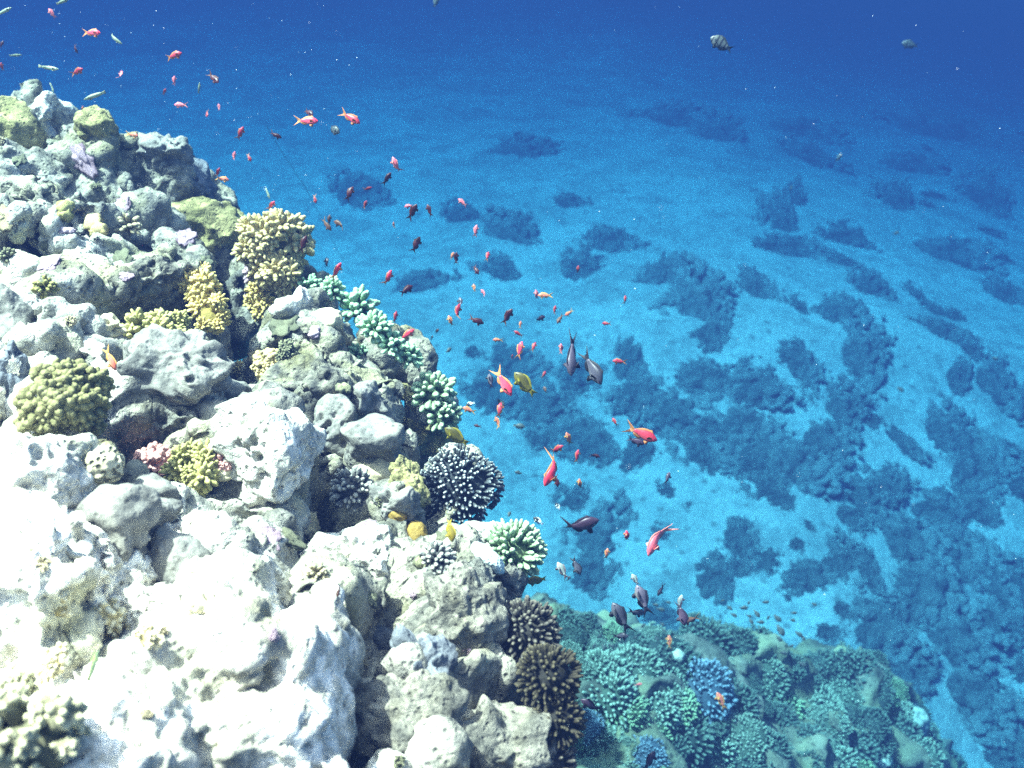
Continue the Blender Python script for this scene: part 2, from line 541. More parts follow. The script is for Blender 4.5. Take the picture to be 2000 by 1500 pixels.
# the lumps, ledges and knobs one can pick out
for a in [
 (450, 1300, 230, 150, .55, 0, .20), (590, 1290, 110, 110, .85, 0, .13), (600, 1420, 90, 90, .7, 0, .12), (250, 1420, 200, 150, .45, 0, .18), (90, 1110, 150, 90, .5, 0, .16), (540, 890, 100, 120, .6, 20, .16), (600, 780, 110, 60, .5, -20, .13), (560, 1420, 150, 120, .5, 0, .17), (250, 350, 120, 60, .4, -15, .15), (90, 960, 140, 100, .5, 0, .15), (200, 570, 130, 60, .4, 0, .14),
 (30, 255, 70, 55), (95, 225, 55, 42, .5), (150, 280, 60, 45), (250, 330, 75, 50, .45), (290, 300, 55, 38, .6), (190, 340, 70, 50),
 (120, 330, 50, 35, .6), (40, 330, 60, 45), (215, 380, 55, 32, .6, -20), (300, 380, 65, 50, .5), (355, 350, 34, 46, .4), (390, 385, 30, 50, .2),
 (410, 345, 26, 22, .5), (270, 420, 60, 45), (330, 420, 50, 30, .5), (110, 400, 60, 40), (30, 400, 50, 40), (70, 440, 40, 30),
 (180, 445, 34, 38, .7), (130, 415, 22, 20, .9), (70, 488, 24, 20, .9), (30, 440, 18, 16, 1.0), (115, 455, 16, 24, .9), (160, 490, 26, 22, .8),
 (240, 450, 40, 35, .5), (270, 500, 55, 40, .5), (360, 510, 70, 40, .3), (300, 540, 60, 34, .35), (180, 560, 65, 45, .55), (110, 545, 50, 32, .5),
 (40, 520, 45, 35), (90, 600, 45, 40, .6), (140, 650, 60, 45, .55), (190, 610, 40, 36, .6), (230, 640, 42, 20, .8, -12), (210, 700, 40, 35, .3),
 (70, 690, 50, 30, .6), (140, 710, 60, 32, .6, -25), (60, 740, 30, 34), (290, 580, 44, 42, .5), (330, 600, 50, 46, .4), (440, 640, 38, 60, .4, 15), (420, 700, 40, 50, .2),
 (265, 800, 34, 45, .35), (235, 760, 40, 30, .5), (330, 780, 60, 30, .3), (60, 880, 85, 50, .5), (20, 940, 60, 70, .4), (110, 990, 60, 60, .3),
 (150, 880, 60, 40, .2), (300, 960, 80, 40, .3, 10), (240, 990, 60, 40, .5), (380, 985, 60, 45, .5), (330, 1050, 50, 50, .4), (420, 1060, 60, 60, .4),
 (520, 820, 80, 60, .4, -25), (470, 800, 60, 45, .3), (450, 770, 36, 26, .8), (560, 770, 70, 45, .4, -20), (630, 770, 60, 40, .35), (590, 690, 60, 40, .3),
 (530, 720, 60, 45, .3), (620, 640, 45, 40, .3), (560, 640, 36, 50, .2), (690, 690, 60, 45, .3), (660, 730, 60, 36, .4), (730, 770, 45, 40, .3),
 (700, 800, 60, 36, .5, -20), (640, 800, 40, 30, .6), (470, 870, 60, 60, .4), (540, 880, 70, 60, .5), (560, 960, 70, 70, .5), (480, 960, 70, 60, .5),
 (590, 1040, 45, 80, .2), (520, 1060, 60, 60, .25), (470, 1100, 50, 80, .2), (400, 1130, 50, 60, .25), (620, 1130, 50, 45, .5), (560, 1160, 50, 50, .1),
 (690, 890, 50, 50, .3), (740, 900, 40, 40, .3), (770, 960, 45, 40, .4), (740, 1010, 50, 40, .5), (800, 930, 36, 50, .3), (690, 1000, 40, 50, .1),
 (820, 990, 36, 50, .4), (650, 960, 50, 50, -.1), (660, 1040, 50, 50, .0), (150, 1060, 90, 60, .45), (60, 1060, 80, 60, .35), (230, 1090, 60, 60, .5), (280, 1030, 60, 40, .6),
 (60, 1150, 90, 60, .45), (180, 1150, 60, 50, .4), (300, 1150, 50, 40, .3), (20, 1240, 60, 40, .3), (120, 1220, 60, 40, .3),
 (560, 1230, 120, 70, .35), (660, 1200, 80, 60, .5), (450, 1260, 100, 60, .35), (360, 1260, 80, 50, .3), (520, 1320, 120, 70, .4), (380, 1360, 120, 80, .35),
 (280, 1310, 70, 60, .3), (600, 1330, 70, 70, .5), (640, 1380, 50, 60, .4), (480, 1420, 120, 80, .4), (300, 1440, 80, 60, .3), (600, 1440, 80, 60, .35),
 (660, 1260, 50, 60, .3), (710, 1180, 50, 60, .2), (720, 1250, 40, 90, -.1), (700, 1350, 40, 80, -.15), (690, 1450, 50, 60, -.1),
 (810, 1140, 60, 45, .3), (870, 1130, 50, 40, .45), (930, 1130, 40, 36, .45), (850, 1180, 60, 45, .5), (920, 1190, 60, 45, .55), (970, 1200, 36, 45, .35),
 (850, 1240, 60, 40, .6), (900, 1260, 60, 36, .6), (960, 1250, 40, 45, .45), (840, 1300, 60, 40, .25), (900, 1330, 60, 50, .35), (960, 1310, 50, 45, .45),
 (1020, 1290, 45, 40, .5), (1040, 1340, 45, 40, .45), (980, 1370, 60, 45, .4), (1060, 1370, 24, 26, .6), (910, 1390, 50, 40, .3), (860, 1380, 45, 40, .3),
 (960, 1410, 45, 30, .6), (1000, 1440, 60, 50, .4), (930, 1450, 70, 50, .5), (880, 1490, 60, 50, .5), (1040, 1480, 50, 50, .4), (780, 1360, 50, 45, .2), (740, 1490, 60, 60, .2),
 (800, 1060, 50, 40, .2), (760, 1110, 50, 45, .1), (870, 1060, 45, 45, .3), (840, 780, 40, 36, .1), (800, 830, 40, 40, .0), (850, 900, 36, 60, -.2),
 (620, 560, 36, 24, .2), (660, 600, 45, 30, .25), (730, 660, 45, 36, .2), (780, 710, 40, 36, .2), (540, 520, 50, 60, -.1), (500, 470, 40, 50, -.1), (490, 600, 40, 60, -.3),
]:
    blob(*a)

Vs, Fs, off = [], [], 0
Vi, Fi = ico(3)
for c, a, b, d, rot in blobs:
    ax = RT * math.cos(rot) + UP * math.sin(rot)
    bx_ = -RT * math.sin(rot) + UP * math.cos(rot)
    V = c + Vi[:, :1] * a * ax + Vi[:, 1:2] * b * bx_ + Vi[:, 2:3] * d * BK
    Vs.append(V); Fs.append(Fi + off); off += len(V)
raw = link_mesh("reef", np.concatenate(Vs), np.concatenate(Fs), [])
md = raw.modifiers.new("r", 'REMESH')
md.mode = 'VOXEL'
md.voxel_size = 0.011
md2 = raw.modifiers.new("s", 'SMOOTH'); md2.factor = 0.5; md2.iterations = 3
dg = bpy.context.evaluated_depsgraph_get()
me = bpy.data.meshes.new_from_object(raw.evaluated_get(dg))
bpy.data.objects.remove(raw)

# keep only what lies above the underside, then refine
bm = bmesh.new(); bm.from_mesh(me)
cl = []
for v in bm.verts:
    h = (np.array(v.co) - CAM) @ REEF_N
    if h < reef_depth(300, 400) * 0 - 1.42: cl.append(v)
bmesh.ops.delete(bm, geom=cl, context='VERTS')
bm.to_mesh(me); bm.free()


def mesh_arrays(me):
    n = len(me.vertices)
    V = np.empty(n * 3, np.float32); me.vertices.foreach_get("co", V)
    N = np.empty(n * 3, np.float32); me.vertex_normals.foreach_get("vector", N)
    return V.reshape(-1, 3).astype(np.float64), N.reshape(-1, 3).astype(np.float64)


def rock_disp(P, seed, rough=1.0, big=1.0):
    """height of limestone relief in metres"""
    a = 0.030 * big * fbm(P / 0.17, 3, seed)
    m = sstep(-0.25, 0.35, fbm(P / 0.22, 2, seed + 20))
    ridg = 1 - np.abs(fbm(P / 0.062, 3, seed + 30)) * 1.6
    b = 0.011 * ridg * (0.35 + 0.65 * m)
    w = worley(P / 0.050, seed + 40)
    c = 0.024 * (0.5 - w) * (0.25 + 0.75 * m)
    w2 = worley(P / 0.026, seed + 50)
    pm = sstep(0.05, 0.45, fbm(P / 0.12, 2, seed + 60))
    d = -0.024 * sstep(0.42, 0.12, w2) * pm
    e = 0.0085 * fbm(P / 0.019, 3, seed + 70) * (0.4 + 0.6 * m)
    return a + rough * (b + c + d + e)


tmp = bpy.data.objects.new("reef", me); COL.objects.link(tmp)
V, N = mesh_arrays(me)
# irregular, craggy shapes: warp the lumps, then hollow out the shaded recesses
W = np.stack([fbm(V / 0.21 + 3.1, 3, 201), fbm(V / 0.21 + 7.7, 3, 202), fbm(V / 0.21 + 1.3, 3, 203)], 1)
W2 = np.stack([fbm(V / 0.07 + 3.1, 2, 204), fbm(V / 0.07 + 7.7, 2, 205), fbm(V / 0.07 + 1.3, 2, 206)], 1)
far = sstep(1.0, 2.2, (V - CAM) @ FW)[:, None]
V = V + W * (0.040 + 0.030 * far) + W2 * (0.012 + 0.010 * far)
dV = V - CAM; zc_ = dV @ FW
PXv = 1000 + FPX * (dV @ RT) / zc_; PYv = 750 + FPX * (dV @ DN) / zc_
for cx, cy, rx_, ry_, dp in [(480, 530, 60, 80, .24), (470, 680, 42, 60, .22), (560, 1140, 60, 70, .16), (655, 985, 70, 80, .20), (735, 1290, 60, 130, .24),
                             (845, 910, 40, 70, .24), (925, 1365, 50, 30, .12), (860, 1340, 40, 50, .12), (240, 860, 60, 30, .12), (390, 380, 40, 60, .14), (470, 760, 40, 50, .12),
                             (600, 1060, 30, 90, .10), (345, 1150, 30, 60, .12), (20, 800, 30, 50, .14), (250, 470, 40, 24, .08), (90, 470, 70, 30, .10), (170, 1270, 70, 40, .10),
                             (410, 400, 26, 40, .10), (700, 640, 40, 40, .10), (640, 590, 30, 30, .06), (290, 880, 50, 30, .10), (500, 640, 40, 70, .20), (780, 830, 24, 40, .14), (700, 1420, 50, 70, .2), (850, 985, 30, 60, .12), (905, 1350, 60, 24, .10), (1000, 1385, 30, 24, .08), (690, 880, 14, 40, .08)]:
    q = ((PXv - cx) / rx_) ** 2 + ((PYv - cy) / ry_) ** 2
    f = np.exp(-q * 1.1) * dp * np.minimum(1.0, zc_ / 2.0)
    V = V - f[:, None] * REEF_N
me.vertices.foreach_set("co", V.astype(np.float32).ravel())
me.update()
V, N = mesh_arrays(me)
rg = 1 - 2.0 * np.abs(fbm(V / 0.10, 2, 210))
me.vertices.foreach_set("co", (V + N * (0.020 * rg + 0.022 * fbm(V / 0.16, 3, 3) + 0.010)[:, None]).astype(np.float32).ravel())
me.update()
sd = tmp.modifiers.new("d", 'SUBSURF'); sd.levels = 1; sd.render_levels = 1
dg = bpy.context.evaluated_depsgraph_get()
me2 = bpy.data.meshes.new_from_object(tmp.evaluated_get(dg))
bpy.data.objects.remove(tmp)
V, N = mesh_arrays(me2)
me2.vertices.foreach_set("co", (V + N * rock_disp(V, 5, 1.0, 0.5)[:, None]).astype(np.float32).ravel())
me2.update()
dV = V - CAM; zc_ = dV @ FW
PXv = 1000 + FPX * (dV @ RT) / zc_; PYv = 750 + FPX * (dV @ DN) / zc_
edge_d = (np.interp(PYv, [e[1] for e in EDGE], [e[0] for e in EDGE]) - PXv) / FPX * zc_      # metres in from the reef edge
crust = sstep(0.75, 0.15, edge_d + 0.22 * fbm(V / 0.16, 3, 301)) * 0.85 + sstep(2.3, 3.2, zc_ + 0.9 * fbm(V / 0.25, 3, 303)) * 0.0
crust = np.clip(crust + 0.6 * sstep(0.12, 0.55, fbm(V / 0.26, 4, 305)) * sstep(2.9, 2.2, zc_), 0, 1)
sandy_glow = sstep(0.16, 0.42, edge_d + 0.16 * fbm(V / 0.17, 3, 311)) * sstep(2.15, 1.6, zc_ + 0.45 * fbm(V / 0.22, 3, 313)) * sstep(-0.75, -0.1, fbm(V / 0.12, 3, 315))  # sand cover on the near rock, with the overexposed glow put into its colour
at2_ = me2.attributes.new("sandy_glow", 'FLOAT', 'POINT'); at2_.data.foreach_set("value", (sandy_glow * 0.9).astype(np.float32))
at_ = me2.attributes.new("crust", 'FLOAT', 'POINT'); at_.data.foreach_set("value", crust.astype(np.float32))
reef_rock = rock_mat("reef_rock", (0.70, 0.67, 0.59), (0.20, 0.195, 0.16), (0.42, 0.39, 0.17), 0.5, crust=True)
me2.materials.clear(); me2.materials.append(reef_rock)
me2.polygons.foreach_set("use_smooth", np.ones(len(me2.polygons), dtype=bool))
reef = bpy.data.objects.new("reef", me2); COL.objects.link(reef)
tag(reef, "pale limestone reef top with lumps, ledges and pits", kind="structure")
print("reef verts", len(me2.vertices))

# cliff below the reef edge, down to the sand
cv = []
ec = [unproject(x, y, reef_depth(x, y)) for x, y in EDGE]
path = []
for p, q in zip(ec[:-1], ec[1:]):
    for t in np.linspace(0, 1, 8, endpoint=False): path.append(p * (1 - t) + q * t)
path = np.array(path); outd = np.array([0.80, 0.60, 0.0])
rows = 46
for i in range(rows):
    f = i / (rows - 1)
    Q = path.copy()
    Q += REEF_N * -0.10
    Q[:, 2] = Q[:, 2] * (1 - f) + (-0.4) * f
    Q -= outd * (0.30 + 0.25 * math.sin(f * 3.1))
    cv.append(Q)
cv = np.array(cv); nr, nc = cv.shape[:2]
Pn = cv.reshape(-1, 3)
dd = 0.16 * fbm(Pn / 0.6, 4, 81) + 0.10 * (0.5 - worley(Pn / 0.30, 82))
Pn = Pn + outd * dd[:, None]
i = np.arange(nr * nc).reshape(nr, nc)
F = np.stack([i[:-1, :-1].ravel(), i[1:, :-1].ravel(), i[1:, 1:].ravel(), i[:-1, 1:].ravel()], 1)
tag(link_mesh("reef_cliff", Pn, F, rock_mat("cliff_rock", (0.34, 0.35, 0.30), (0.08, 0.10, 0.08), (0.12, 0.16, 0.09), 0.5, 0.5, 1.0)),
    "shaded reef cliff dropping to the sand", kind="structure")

from mathutils.bvhtree import BVHTree
REEF_TREE = BVHTree.FromObject(reef, bpy.context.evaluated_depsgraph_get())


def surf(px, py):
    """distance along the view axis of the reef surface seen at a picture point, or None beyond the edge"""
    d = (px - 1000) / FPX * RT + (py - 750) / FPX * DN + FW
    hit = REEF_TREE.ray_cast(Vector(CAM), Vector(d / np.linalg.norm(d)))
    if hit[0] is None: return None
    return float((np.array(hit[0]) - CAM) @ FW)


def seat(px, py, r):
    """mean depth of the reef under a disc of the picture"""
    zs = [surf(px + r * a, py + r * b) for a, b in ((0, 0), (.4, .2), (-.4, .2), (0, .5), (.2, -.3), (-.2, -.3))]
    zs = [z for z in zs if z is not None and z < reef_depth(px, py) + 0.6]
    if not zs: return reef_depth(px, py)
    return float(np.median(zs))


def surf_n(px, py):
    d = (px - 1000) / FPX * RT + (py - 750) / FPX * DN + FW
    hit = REEF_TREE.ray_cast(Vector(CAM), Vector(d / np.linalg.norm(d)))
    return (None, None) if hit[0] is None else (np.array(hit[0]), np.array(hit[1]))

# ------------------------------------------------------------------ boulders lying on or growing out of the reef
def boulder(name, px, py, rx, ry, lift, rot, mat, label, cat="rock", seed=0, rough=1.0, sub=6, block=0.0, depth=None, zoff=0.0, lump=0.22, group=None, parent=None, cup=0.0):
    zc = seat(px, py, 0.6 * min(rx, ry)) + zoff
    a, b = rx / FPX * zc, ry / FPX * zc
    d = depth / FPX * zc if depth else 0.5 * (a + b)
    c = unproject(px, py, zc + (0.84 - 0.58 * lift) * d)
    rough = max(rough, 0.75) if name == 'rock' else rough
    Vi, Fi = ico(sub)
    S = Vi.copy()
    r_ = random.Random(seed * 31 + 7)
    if block > 0:
        for k in range(9):
            n = np.array([r_.gauss(0, 1) for _ in range(3)]); n /= np.linalg.norm(n)
            lim = r_.uniform(0.62, 0.9)
            ex = np.clip(S @ n - lim, 0, None)
            S = S - np.outer(ex * block, n)
    S = S * (1 + lump * fbm(Vi * 1.4 + seed * 5.3, 2, seed))[:, None]
    ct, sn = math.cos(math.radians(rot)), math.sin(math.radians(rot))
    ax = RT * ct + UP * sn; bx_ = -RT * sn + UP * ct
    V = c + S[:, :1] * a * ax + S[:, 1:2] * b * bx_ + S[:, 2:3] * d * BK
    N = V - c; N /= np.linalg.norm(N, axis=1)[:, None]
    sc = min(1.0, (a + b) / 0.12)
    V = V + N * (rock_disp(V, 5 + seed, rough * 0.85 + 0.15, 0.35) * sc)[:, None]
    if name == 'rock':
        V = V + N * ((0.020 * (1 - 2 * np.abs(fbm(V / 0.10, 2, 210 + seed))) + 0.024 * fbm(V / 0.15, 3, seed + 3)) * sc)[:, None]
    o = link_mesh(name, V, Fi, mat, origin=c - REEF_N * 0.3 * d)
    if label: tag(o, label, cat, group)
    if parent: o.parent = parent
    return o


M_WHITE = rock_mat("white_rock", (0.714, 0.670, 0.585), (0.285, 0.275, 0.227), (0.421, 0.383, 0.234), 0.3)
M_GREY = rock_mat("grey_rock", (0.233, 0.222, 0.192), (0.105, 0.103, 0.091), (0.264, 0.237, 0.167), 0.25, 1.0, 0.45)
M_SPECK = rock_mat("speckled_rock", (0.262, 0.254, 0.211), (0.055, 0.055, 0.050), (0.152, 0.144, 0.085), 0.4, 1.5, 1.0)
M_OLIVE = rock_mat("algae_rock", (0.345, 0.301, 0.140), (0.115, 0.108, 0.046), (0.196, 0.184, 0.054), 0.6, 1.2, 0.9)
M_CREAM = rock_mat("cream_rock", (0.549, 0.493, 0.334), (0.437, 0.382, 0.242), (0.387, 0.345, 0.184), 0.2, 1.0, 0.3, False)
M_ROUGH = rock_mat("crusted_rock", (0.258, 0.240, 0.190), (0.055, 0.055, 0.046), (0.160, 0.144, 0.079), 0.5, 1.3, 1.0)
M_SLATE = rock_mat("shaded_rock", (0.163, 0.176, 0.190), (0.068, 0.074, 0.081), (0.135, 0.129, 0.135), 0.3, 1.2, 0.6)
M_PINK = rock_mat("pink_crust", (0.528, 0.288, 0.264), (0.256, 0.128, 0.128), (0.416, 0.272, 0.224), 0.4, 2.0, 0.8)

ROCKS = [
 # px, py, rx, ry, lift, rot, material, label, seed, rough, block
 (92, 232, 52, 50, .7, -20, M_WHITE, "bright white rock knob at the very top of the reef crest", 1, .8, .6),
 (20, 262, 64, 58, .6, -30, M_OLIVE, "rounded mound stained mustard green at the left end of the crest", 2, .8, .3),
 (186, 262, 30, 32, .6, 0, M_OLIVE, "small yellow knobbly rock on the crest beside the white top knob", 3, 1.0, .3),
 (330, 300, 40, 32, .8, -10, M_GREY, "smooth grey knob jutting over the water at the end of the crest", 4, .6, .3),
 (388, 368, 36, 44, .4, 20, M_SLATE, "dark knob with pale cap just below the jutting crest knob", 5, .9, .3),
 (402, 452, 74, 46, .75, 12, M_OLIVE, "big bulb of rock, white sand on top and olive underside", 6, .9, .2),
 (340, 730, 100, 64, .8, -12, M_GREY, "smooth grey dome shaped boulder in the middle of the slope", 7, .35, .25),
 (338, 822, 78, 60, .75, -15, M_SPECK, "speckled round boulder directly below the smooth grey dome", 8, 1.2, .2),
 (18, 640, 36, 60, .8, 8, M_GREY, "smooth grey green column of rock cut by the left edge", 9, .4, .3),
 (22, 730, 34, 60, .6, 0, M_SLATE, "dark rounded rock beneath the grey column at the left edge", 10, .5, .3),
 (215, 640, 36, 24, .9, -10, M_CREAM, "oval cream stone lying left of the yellow bushy coral", 11, .8, .3),
 (402, 1188, 36, 46, .95, -8, M_CREAM, "pale cream angular stone standing on the bright slope", 12, .3, .95),
 (205, 1030, 96, 66, .6, 18, M_GREY, "broad flat topped grey rock below the honeycomb coral", 13, .55, .7),
 (345, 1105, 46, 66, .65, 25, M_GREY, "wrinkled grey rock leaning over a shadowed hollow", 14, .9, .6),
 (530, 880, 84, 100, .6, 15, M_WHITE, "large white and grey rock block in the centre of the reef", 15, .7, .8),
 (655, 845, 58, 62, .75, -10, M_GREY, "lumpy blue grey boulder right of the large central block", 16, .7, .4),
 (735, 868, 52, 46, .75, -15, M_GREY, "smooth grey boulder overhanging the dark hole near the edge", 17, .5, .4),
 (700, 778, 56, 30, .8, -18, M_GREY, "long pale grey ledge above the lumpy boulders", 18, .6, .5),
 (690, 1085, 88, 62, .8, -10, M_WHITE, "sunlit white overhanging block casting a deep shadow", 19, .9, .8),
 (800, 1425, 82, 76, .8, -6, M_ROUGH, "pale purple grey boulder at the bottom below the dark hollow", 20, .6, .5),
 (885, 1215, 86, 76, .7, -8, M_ROUGH, "rough sunlit boulder with yellow crust and deep pits", 21, 1.3, .5),
 (1015, 1300, 62, 66, .7, 0, M_ROUGH, "rounded grey crusted boulder beside the dark brown coral", 22, 1.1, .3),
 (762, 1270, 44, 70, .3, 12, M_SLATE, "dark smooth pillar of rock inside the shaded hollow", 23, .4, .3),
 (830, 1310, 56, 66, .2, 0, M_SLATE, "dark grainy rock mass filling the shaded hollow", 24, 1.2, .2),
 (965, 1455, 92, 66, .75, -8, M_ROUGH, "broad pitted rock at the bottom edge of the photo", 25, 1.1, .5),
 (1066, 1450, 28, 44, .9, 0, M_GREY, "small smooth grey egg shaped rock at the reef foot", 26, .3, .1),
 (985, 1424, 16, 12, 1.6, 0, M_CREAM, "little bright white stone in a crevice above the pitted rock", 27, .3, .4),
 (62, 945, 110, 86, .55, 10, M_WHITE, "wide overexposed white rock shelf at the left edge", 28, .8, .5),
 (632, 625, 26, 20, 1.0, 10, M_CREAM, "rounded pale stone on the slope behind the smooth grey dome", 29, .5, .4),
 (575, 600, 30, 30, .7, 20, M_WHITE, "white pocked rock under the yellow coral at the reef edge", 30, 1.0, .5),
 (812, 788, 34, 40, .8, 0, M_OLIVE, "tan domed knob right under the pale green knobby coral", 31, .6, .2),
 (845, 845, 50, 36, .75, 0, M_OLIVE, "cluster of brown green rounded lumps at the reef edge", 32, .8, .3),
 (795, 940, 26, 66, .7, 28, M_OLIVE, "long green tinted slab sloping beside the dark spiky coral", 33, .8, .6),
 (745, 928, 38, 26, .8, -10, M_CREAM, "small tan knobs above the shaded cluster coral", 34, 1.3, .3),
 (770, 985, 46, 40, .7, 0, M_GREY, "squat grey rock above the mustard sponge lumps", 35, .6, .5),
 (838, 800, 22, 18, .9, 0, M_WHITE, "white patch of bare rock below the pale knobby coral", 36, .5, .4),
 (880, 884, 12, 10, 1.4, 0, M_WHITE, "tiny white stone perched on top of the dark spiky coral", 37, .5, .5),
 (975, 1090, 26, 18, 1.0, -30, M_WHITE, "white broken stone pieces behind the dotted grey plate", 38, .6, .7),
 (960, 1045, 44, 24, .8, -18, M_WHITE, "pale eroded slab above the dotted grey plate", 39, 1.2, .6),
 (1000, 1140, 26, 34, .7, 0, M_SPECK, "small grey speckled rock at the edge below the green coral", 40, 1.0, .3),
 (940, 1140, 40, 30, .8, -20, M_SPECK, "speckled ledge under the dotted grey plate", 41, 1.2, .5),
 (180, 690, 46, 22, .9, -28, M_WHITE, "white sloping shelf beside the orange brown fish", 42, .8, .6),
 (440, 770, 28, 20, .9, 0, M_GREY, "small grey stone at the right foot of the dome boulder", 43, .7, .5),
 (430, 925, 24, 14, 1.0, 0, M_CREAM, "pinkish cream stone at the right of the yellow green coral", 44, .5, .3),
 (290, 975, 46, 28, .8, 10, M_GREY, "low greenish grey stone between the honeycomb and yellow green corals", 45, .4, .4),
 (60, 610, 34, 30, .8, 0, M_WHITE, "white lump of rock beside the column at the left edge", 46, .9, .4),
]
for px, py, rx, ry, lift, rot, mat, lab, seed, rough, block in ROCKS:
    boulder("rock", px, py, rx, ry, lift, rot, mat, lab, "rock", seed, rough, 6 if rx * ry > 1500 else 5, block)

# mustard sponge lumps
m_, nt, b = new_mat("mustard_sponge", 0.7)
tc = nt.nodes.new("ShaderNodeTexCoord").outputs["Object"]
c = mixc(nt, ramp(nt, noise_tex(nt, tc, 25, 3), [(0.4, 0.0), (0.6, 1.0)]), (0.15, 0.10, 0.022), (0.23, 0.15, 0.035))
c = mixc(nt, ramp(nt, voro(nt, tc, 260), [(0.08, 0.7), (0.22, 0.0)]), c, (0.07, 0.045, 0.01))
nt.links.new(c, b.inputs["Base Color"]); bump(nt, b, voro(nt, tc, 260), 0.4, 0.002)
M_SPONGE = m_
boulder("sponge", 814, 1045, 19, 26, 1.5, 0, M_SPONGE, "smooth mustard yellow sponge dome, the lower and rounder of two", "sponge", 51, .15, 5, 0, group="mustard sponges", lump=.1)
boulder("sponge", 776, 1008, 18, 15, 1.6, -25, M_SPONGE, "flatter mustard yellow sponge just above the round sponge dome", "sponge", 52, .2, 5, 0, group="mustard sponges", lump=.15)

# ------------------------------------------------------------------ branching corals
def fib(n, th_max, jit, r_):
    out = []
    for i in range(n):
        c = 1 - (1 - math.cos(th_max)) * (i + 0.5) / n
        s = math.sqrt(max(0, 1 - c * c))
        a = i * 2.399963
        sp_ = math.sqrt(2 * math.pi * (1 - math.cos(th_max)) / n)
        v = np.array([s * math.cos(a), s * math.sin(a), c]) + np.array([r_.gauss(0, (0.12 + jit * 0.6) * sp_) for _ in range(3)])
        out.append(v / np.linalg.norm(v))
    return np.array(out)


def fingers(P, D, L, R, prof, seg=7, tip0=0.0, tip1=1.0):
    """many tapering rounded branches: feet P, directions D, lengths L, radii R, profile [(t, rho)]"""
    P, D = np.asarray(P, float), np.asarray(D, float)
    n = len(P)
    L = np.broadcast_to(L, n).astype(float); R = np.broadcast_to(R, n).astype(float)
    A = np.cross(D, np.array([0.3, 0.5, 0.81])); A /= np.linalg.norm(A, axis=1)[:, None]
    B = np.cross(D, A)
    ph = np.linspace(0, 2 * math.pi, seg, endpoint=False)
    k = len(prof)
    V = np.zeros((n, k * seg + 1, 3)); tip = np.zeros((n, k * seg + 1))
    for i, (t, rho) in enumerate(prof):
        for j in range(seg):
            V[:, i * seg + j] = P + D * (L * t)[:, None] + (A * math.cos(ph[j] + i * 0.4) + B * math.sin(ph[j] + i * 0.4)) * (R * rho)[:, None]
            tip[:, i * seg + j] = tip0 + (tip1 - tip0) * t
    V[:, -1] = P + D * L[:, None]; tip[:, -1] = tip1
    f = []
    for i in range(k - 1):
        for j in range(seg):
            a, b2 = i * seg + j, i * seg + (j + 1) % seg
            f.append((a, b2, b2 + seg)); f.append((a, b2 + seg, a + seg))
    for j in range(seg):
        f.append(((k - 1) * seg + j, (k - 1) * seg + (j + 1) % seg, k * seg))
    F = (np.array(f)[None] + (np.arange(n) * (k * seg + 1))[:, None, None]).reshape(-1, 3)
    return V.reshape(-1, 3), F, tip.ravel()


ROUND = [(0.0, 0.85), (0.35, 0.95), (0.65, 1.05), (0.85, 0.85), (0.95, 0.5)]
POINT = [(0.0, 1.0), (0.35, 0.85), (0.65, 0.66), (0.88, 0.42), (0.96, 0.25)]
KNOB = [(0.0, 0.6), (0.3, 0.75), (0.55, 1.0), (0.75, 1.0), (0.9, 0.7), (0.97, 0.4)]


def join(parts):
    V, F, T, o = [], [], [], 0
    for v, f, t in parts:
        V.append(v); F.append(f + o); T.append(t); o += len(v)
    return np.concatenate(V), np.concatenate(F), np.concatenate(T)


def core(r, sub=3, sq=(1, 1, 0.8)):
    Vi, Fi = ico(sub)
    return Vi * r * np.array(sq), Fi.copy(), np.zeros(len(Vi))


def lobe_mesh(c, d, rl, r_, nn=24, knob=0.27, stem=0.7):
    """one cauliflower lobe: a short thick branch crowded with knobs"""
    parts = [fingers([c - d * rl * 1.5], [d], [rl * 1.9], [rl * stem], KNOB, 9, 0.0, 0.35)]
    M = frame_from(d, r_.uniform(0, 6))
    dirs = fib(nn, math.radians(118), 0.35, r_) @ M.T
    Ls = np.array([rl * r_.uniform(0.72, 1.3) for _ in dirs])
    parts.append(fingers(np.repeat([c - d * rl * 0.12], len(dirs), 0), dirs, Ls, rl * knob * np.array([r_.uniform(0.65, 1.3) for _ in dirs]), KNOB, 6, 0.25, 1.0))
    return join(parts)


def place(px, py, rpx, lift, tilt, zoff):
    zc = seat(px, py + 0.3 * rpx, 0.5 * rpx) + zoff
    R = rpx / FPX * zc
    n = np.array([0, 0, 1.0]) * 0.75 + REEF_N * 0.5 + RT * tilt[0] + BK * tilt[1] + UP * tilt[2]
    n /= np.linalg.norm(n)
    c = unproject(px, py, zc + 0.10 * R) + REEF_N * (lift - 0.2) * 0.5 * R - n * 0.30 * R
    return c, n, R


def mat4(c, n, spin):
    M = frame_from(n, spin)
    m = Matrix.Identity(4)
    for i in range(3):
        for j in range(3): m[i][j] = M[i, j]
        m[i][3] = c[i]
    return m


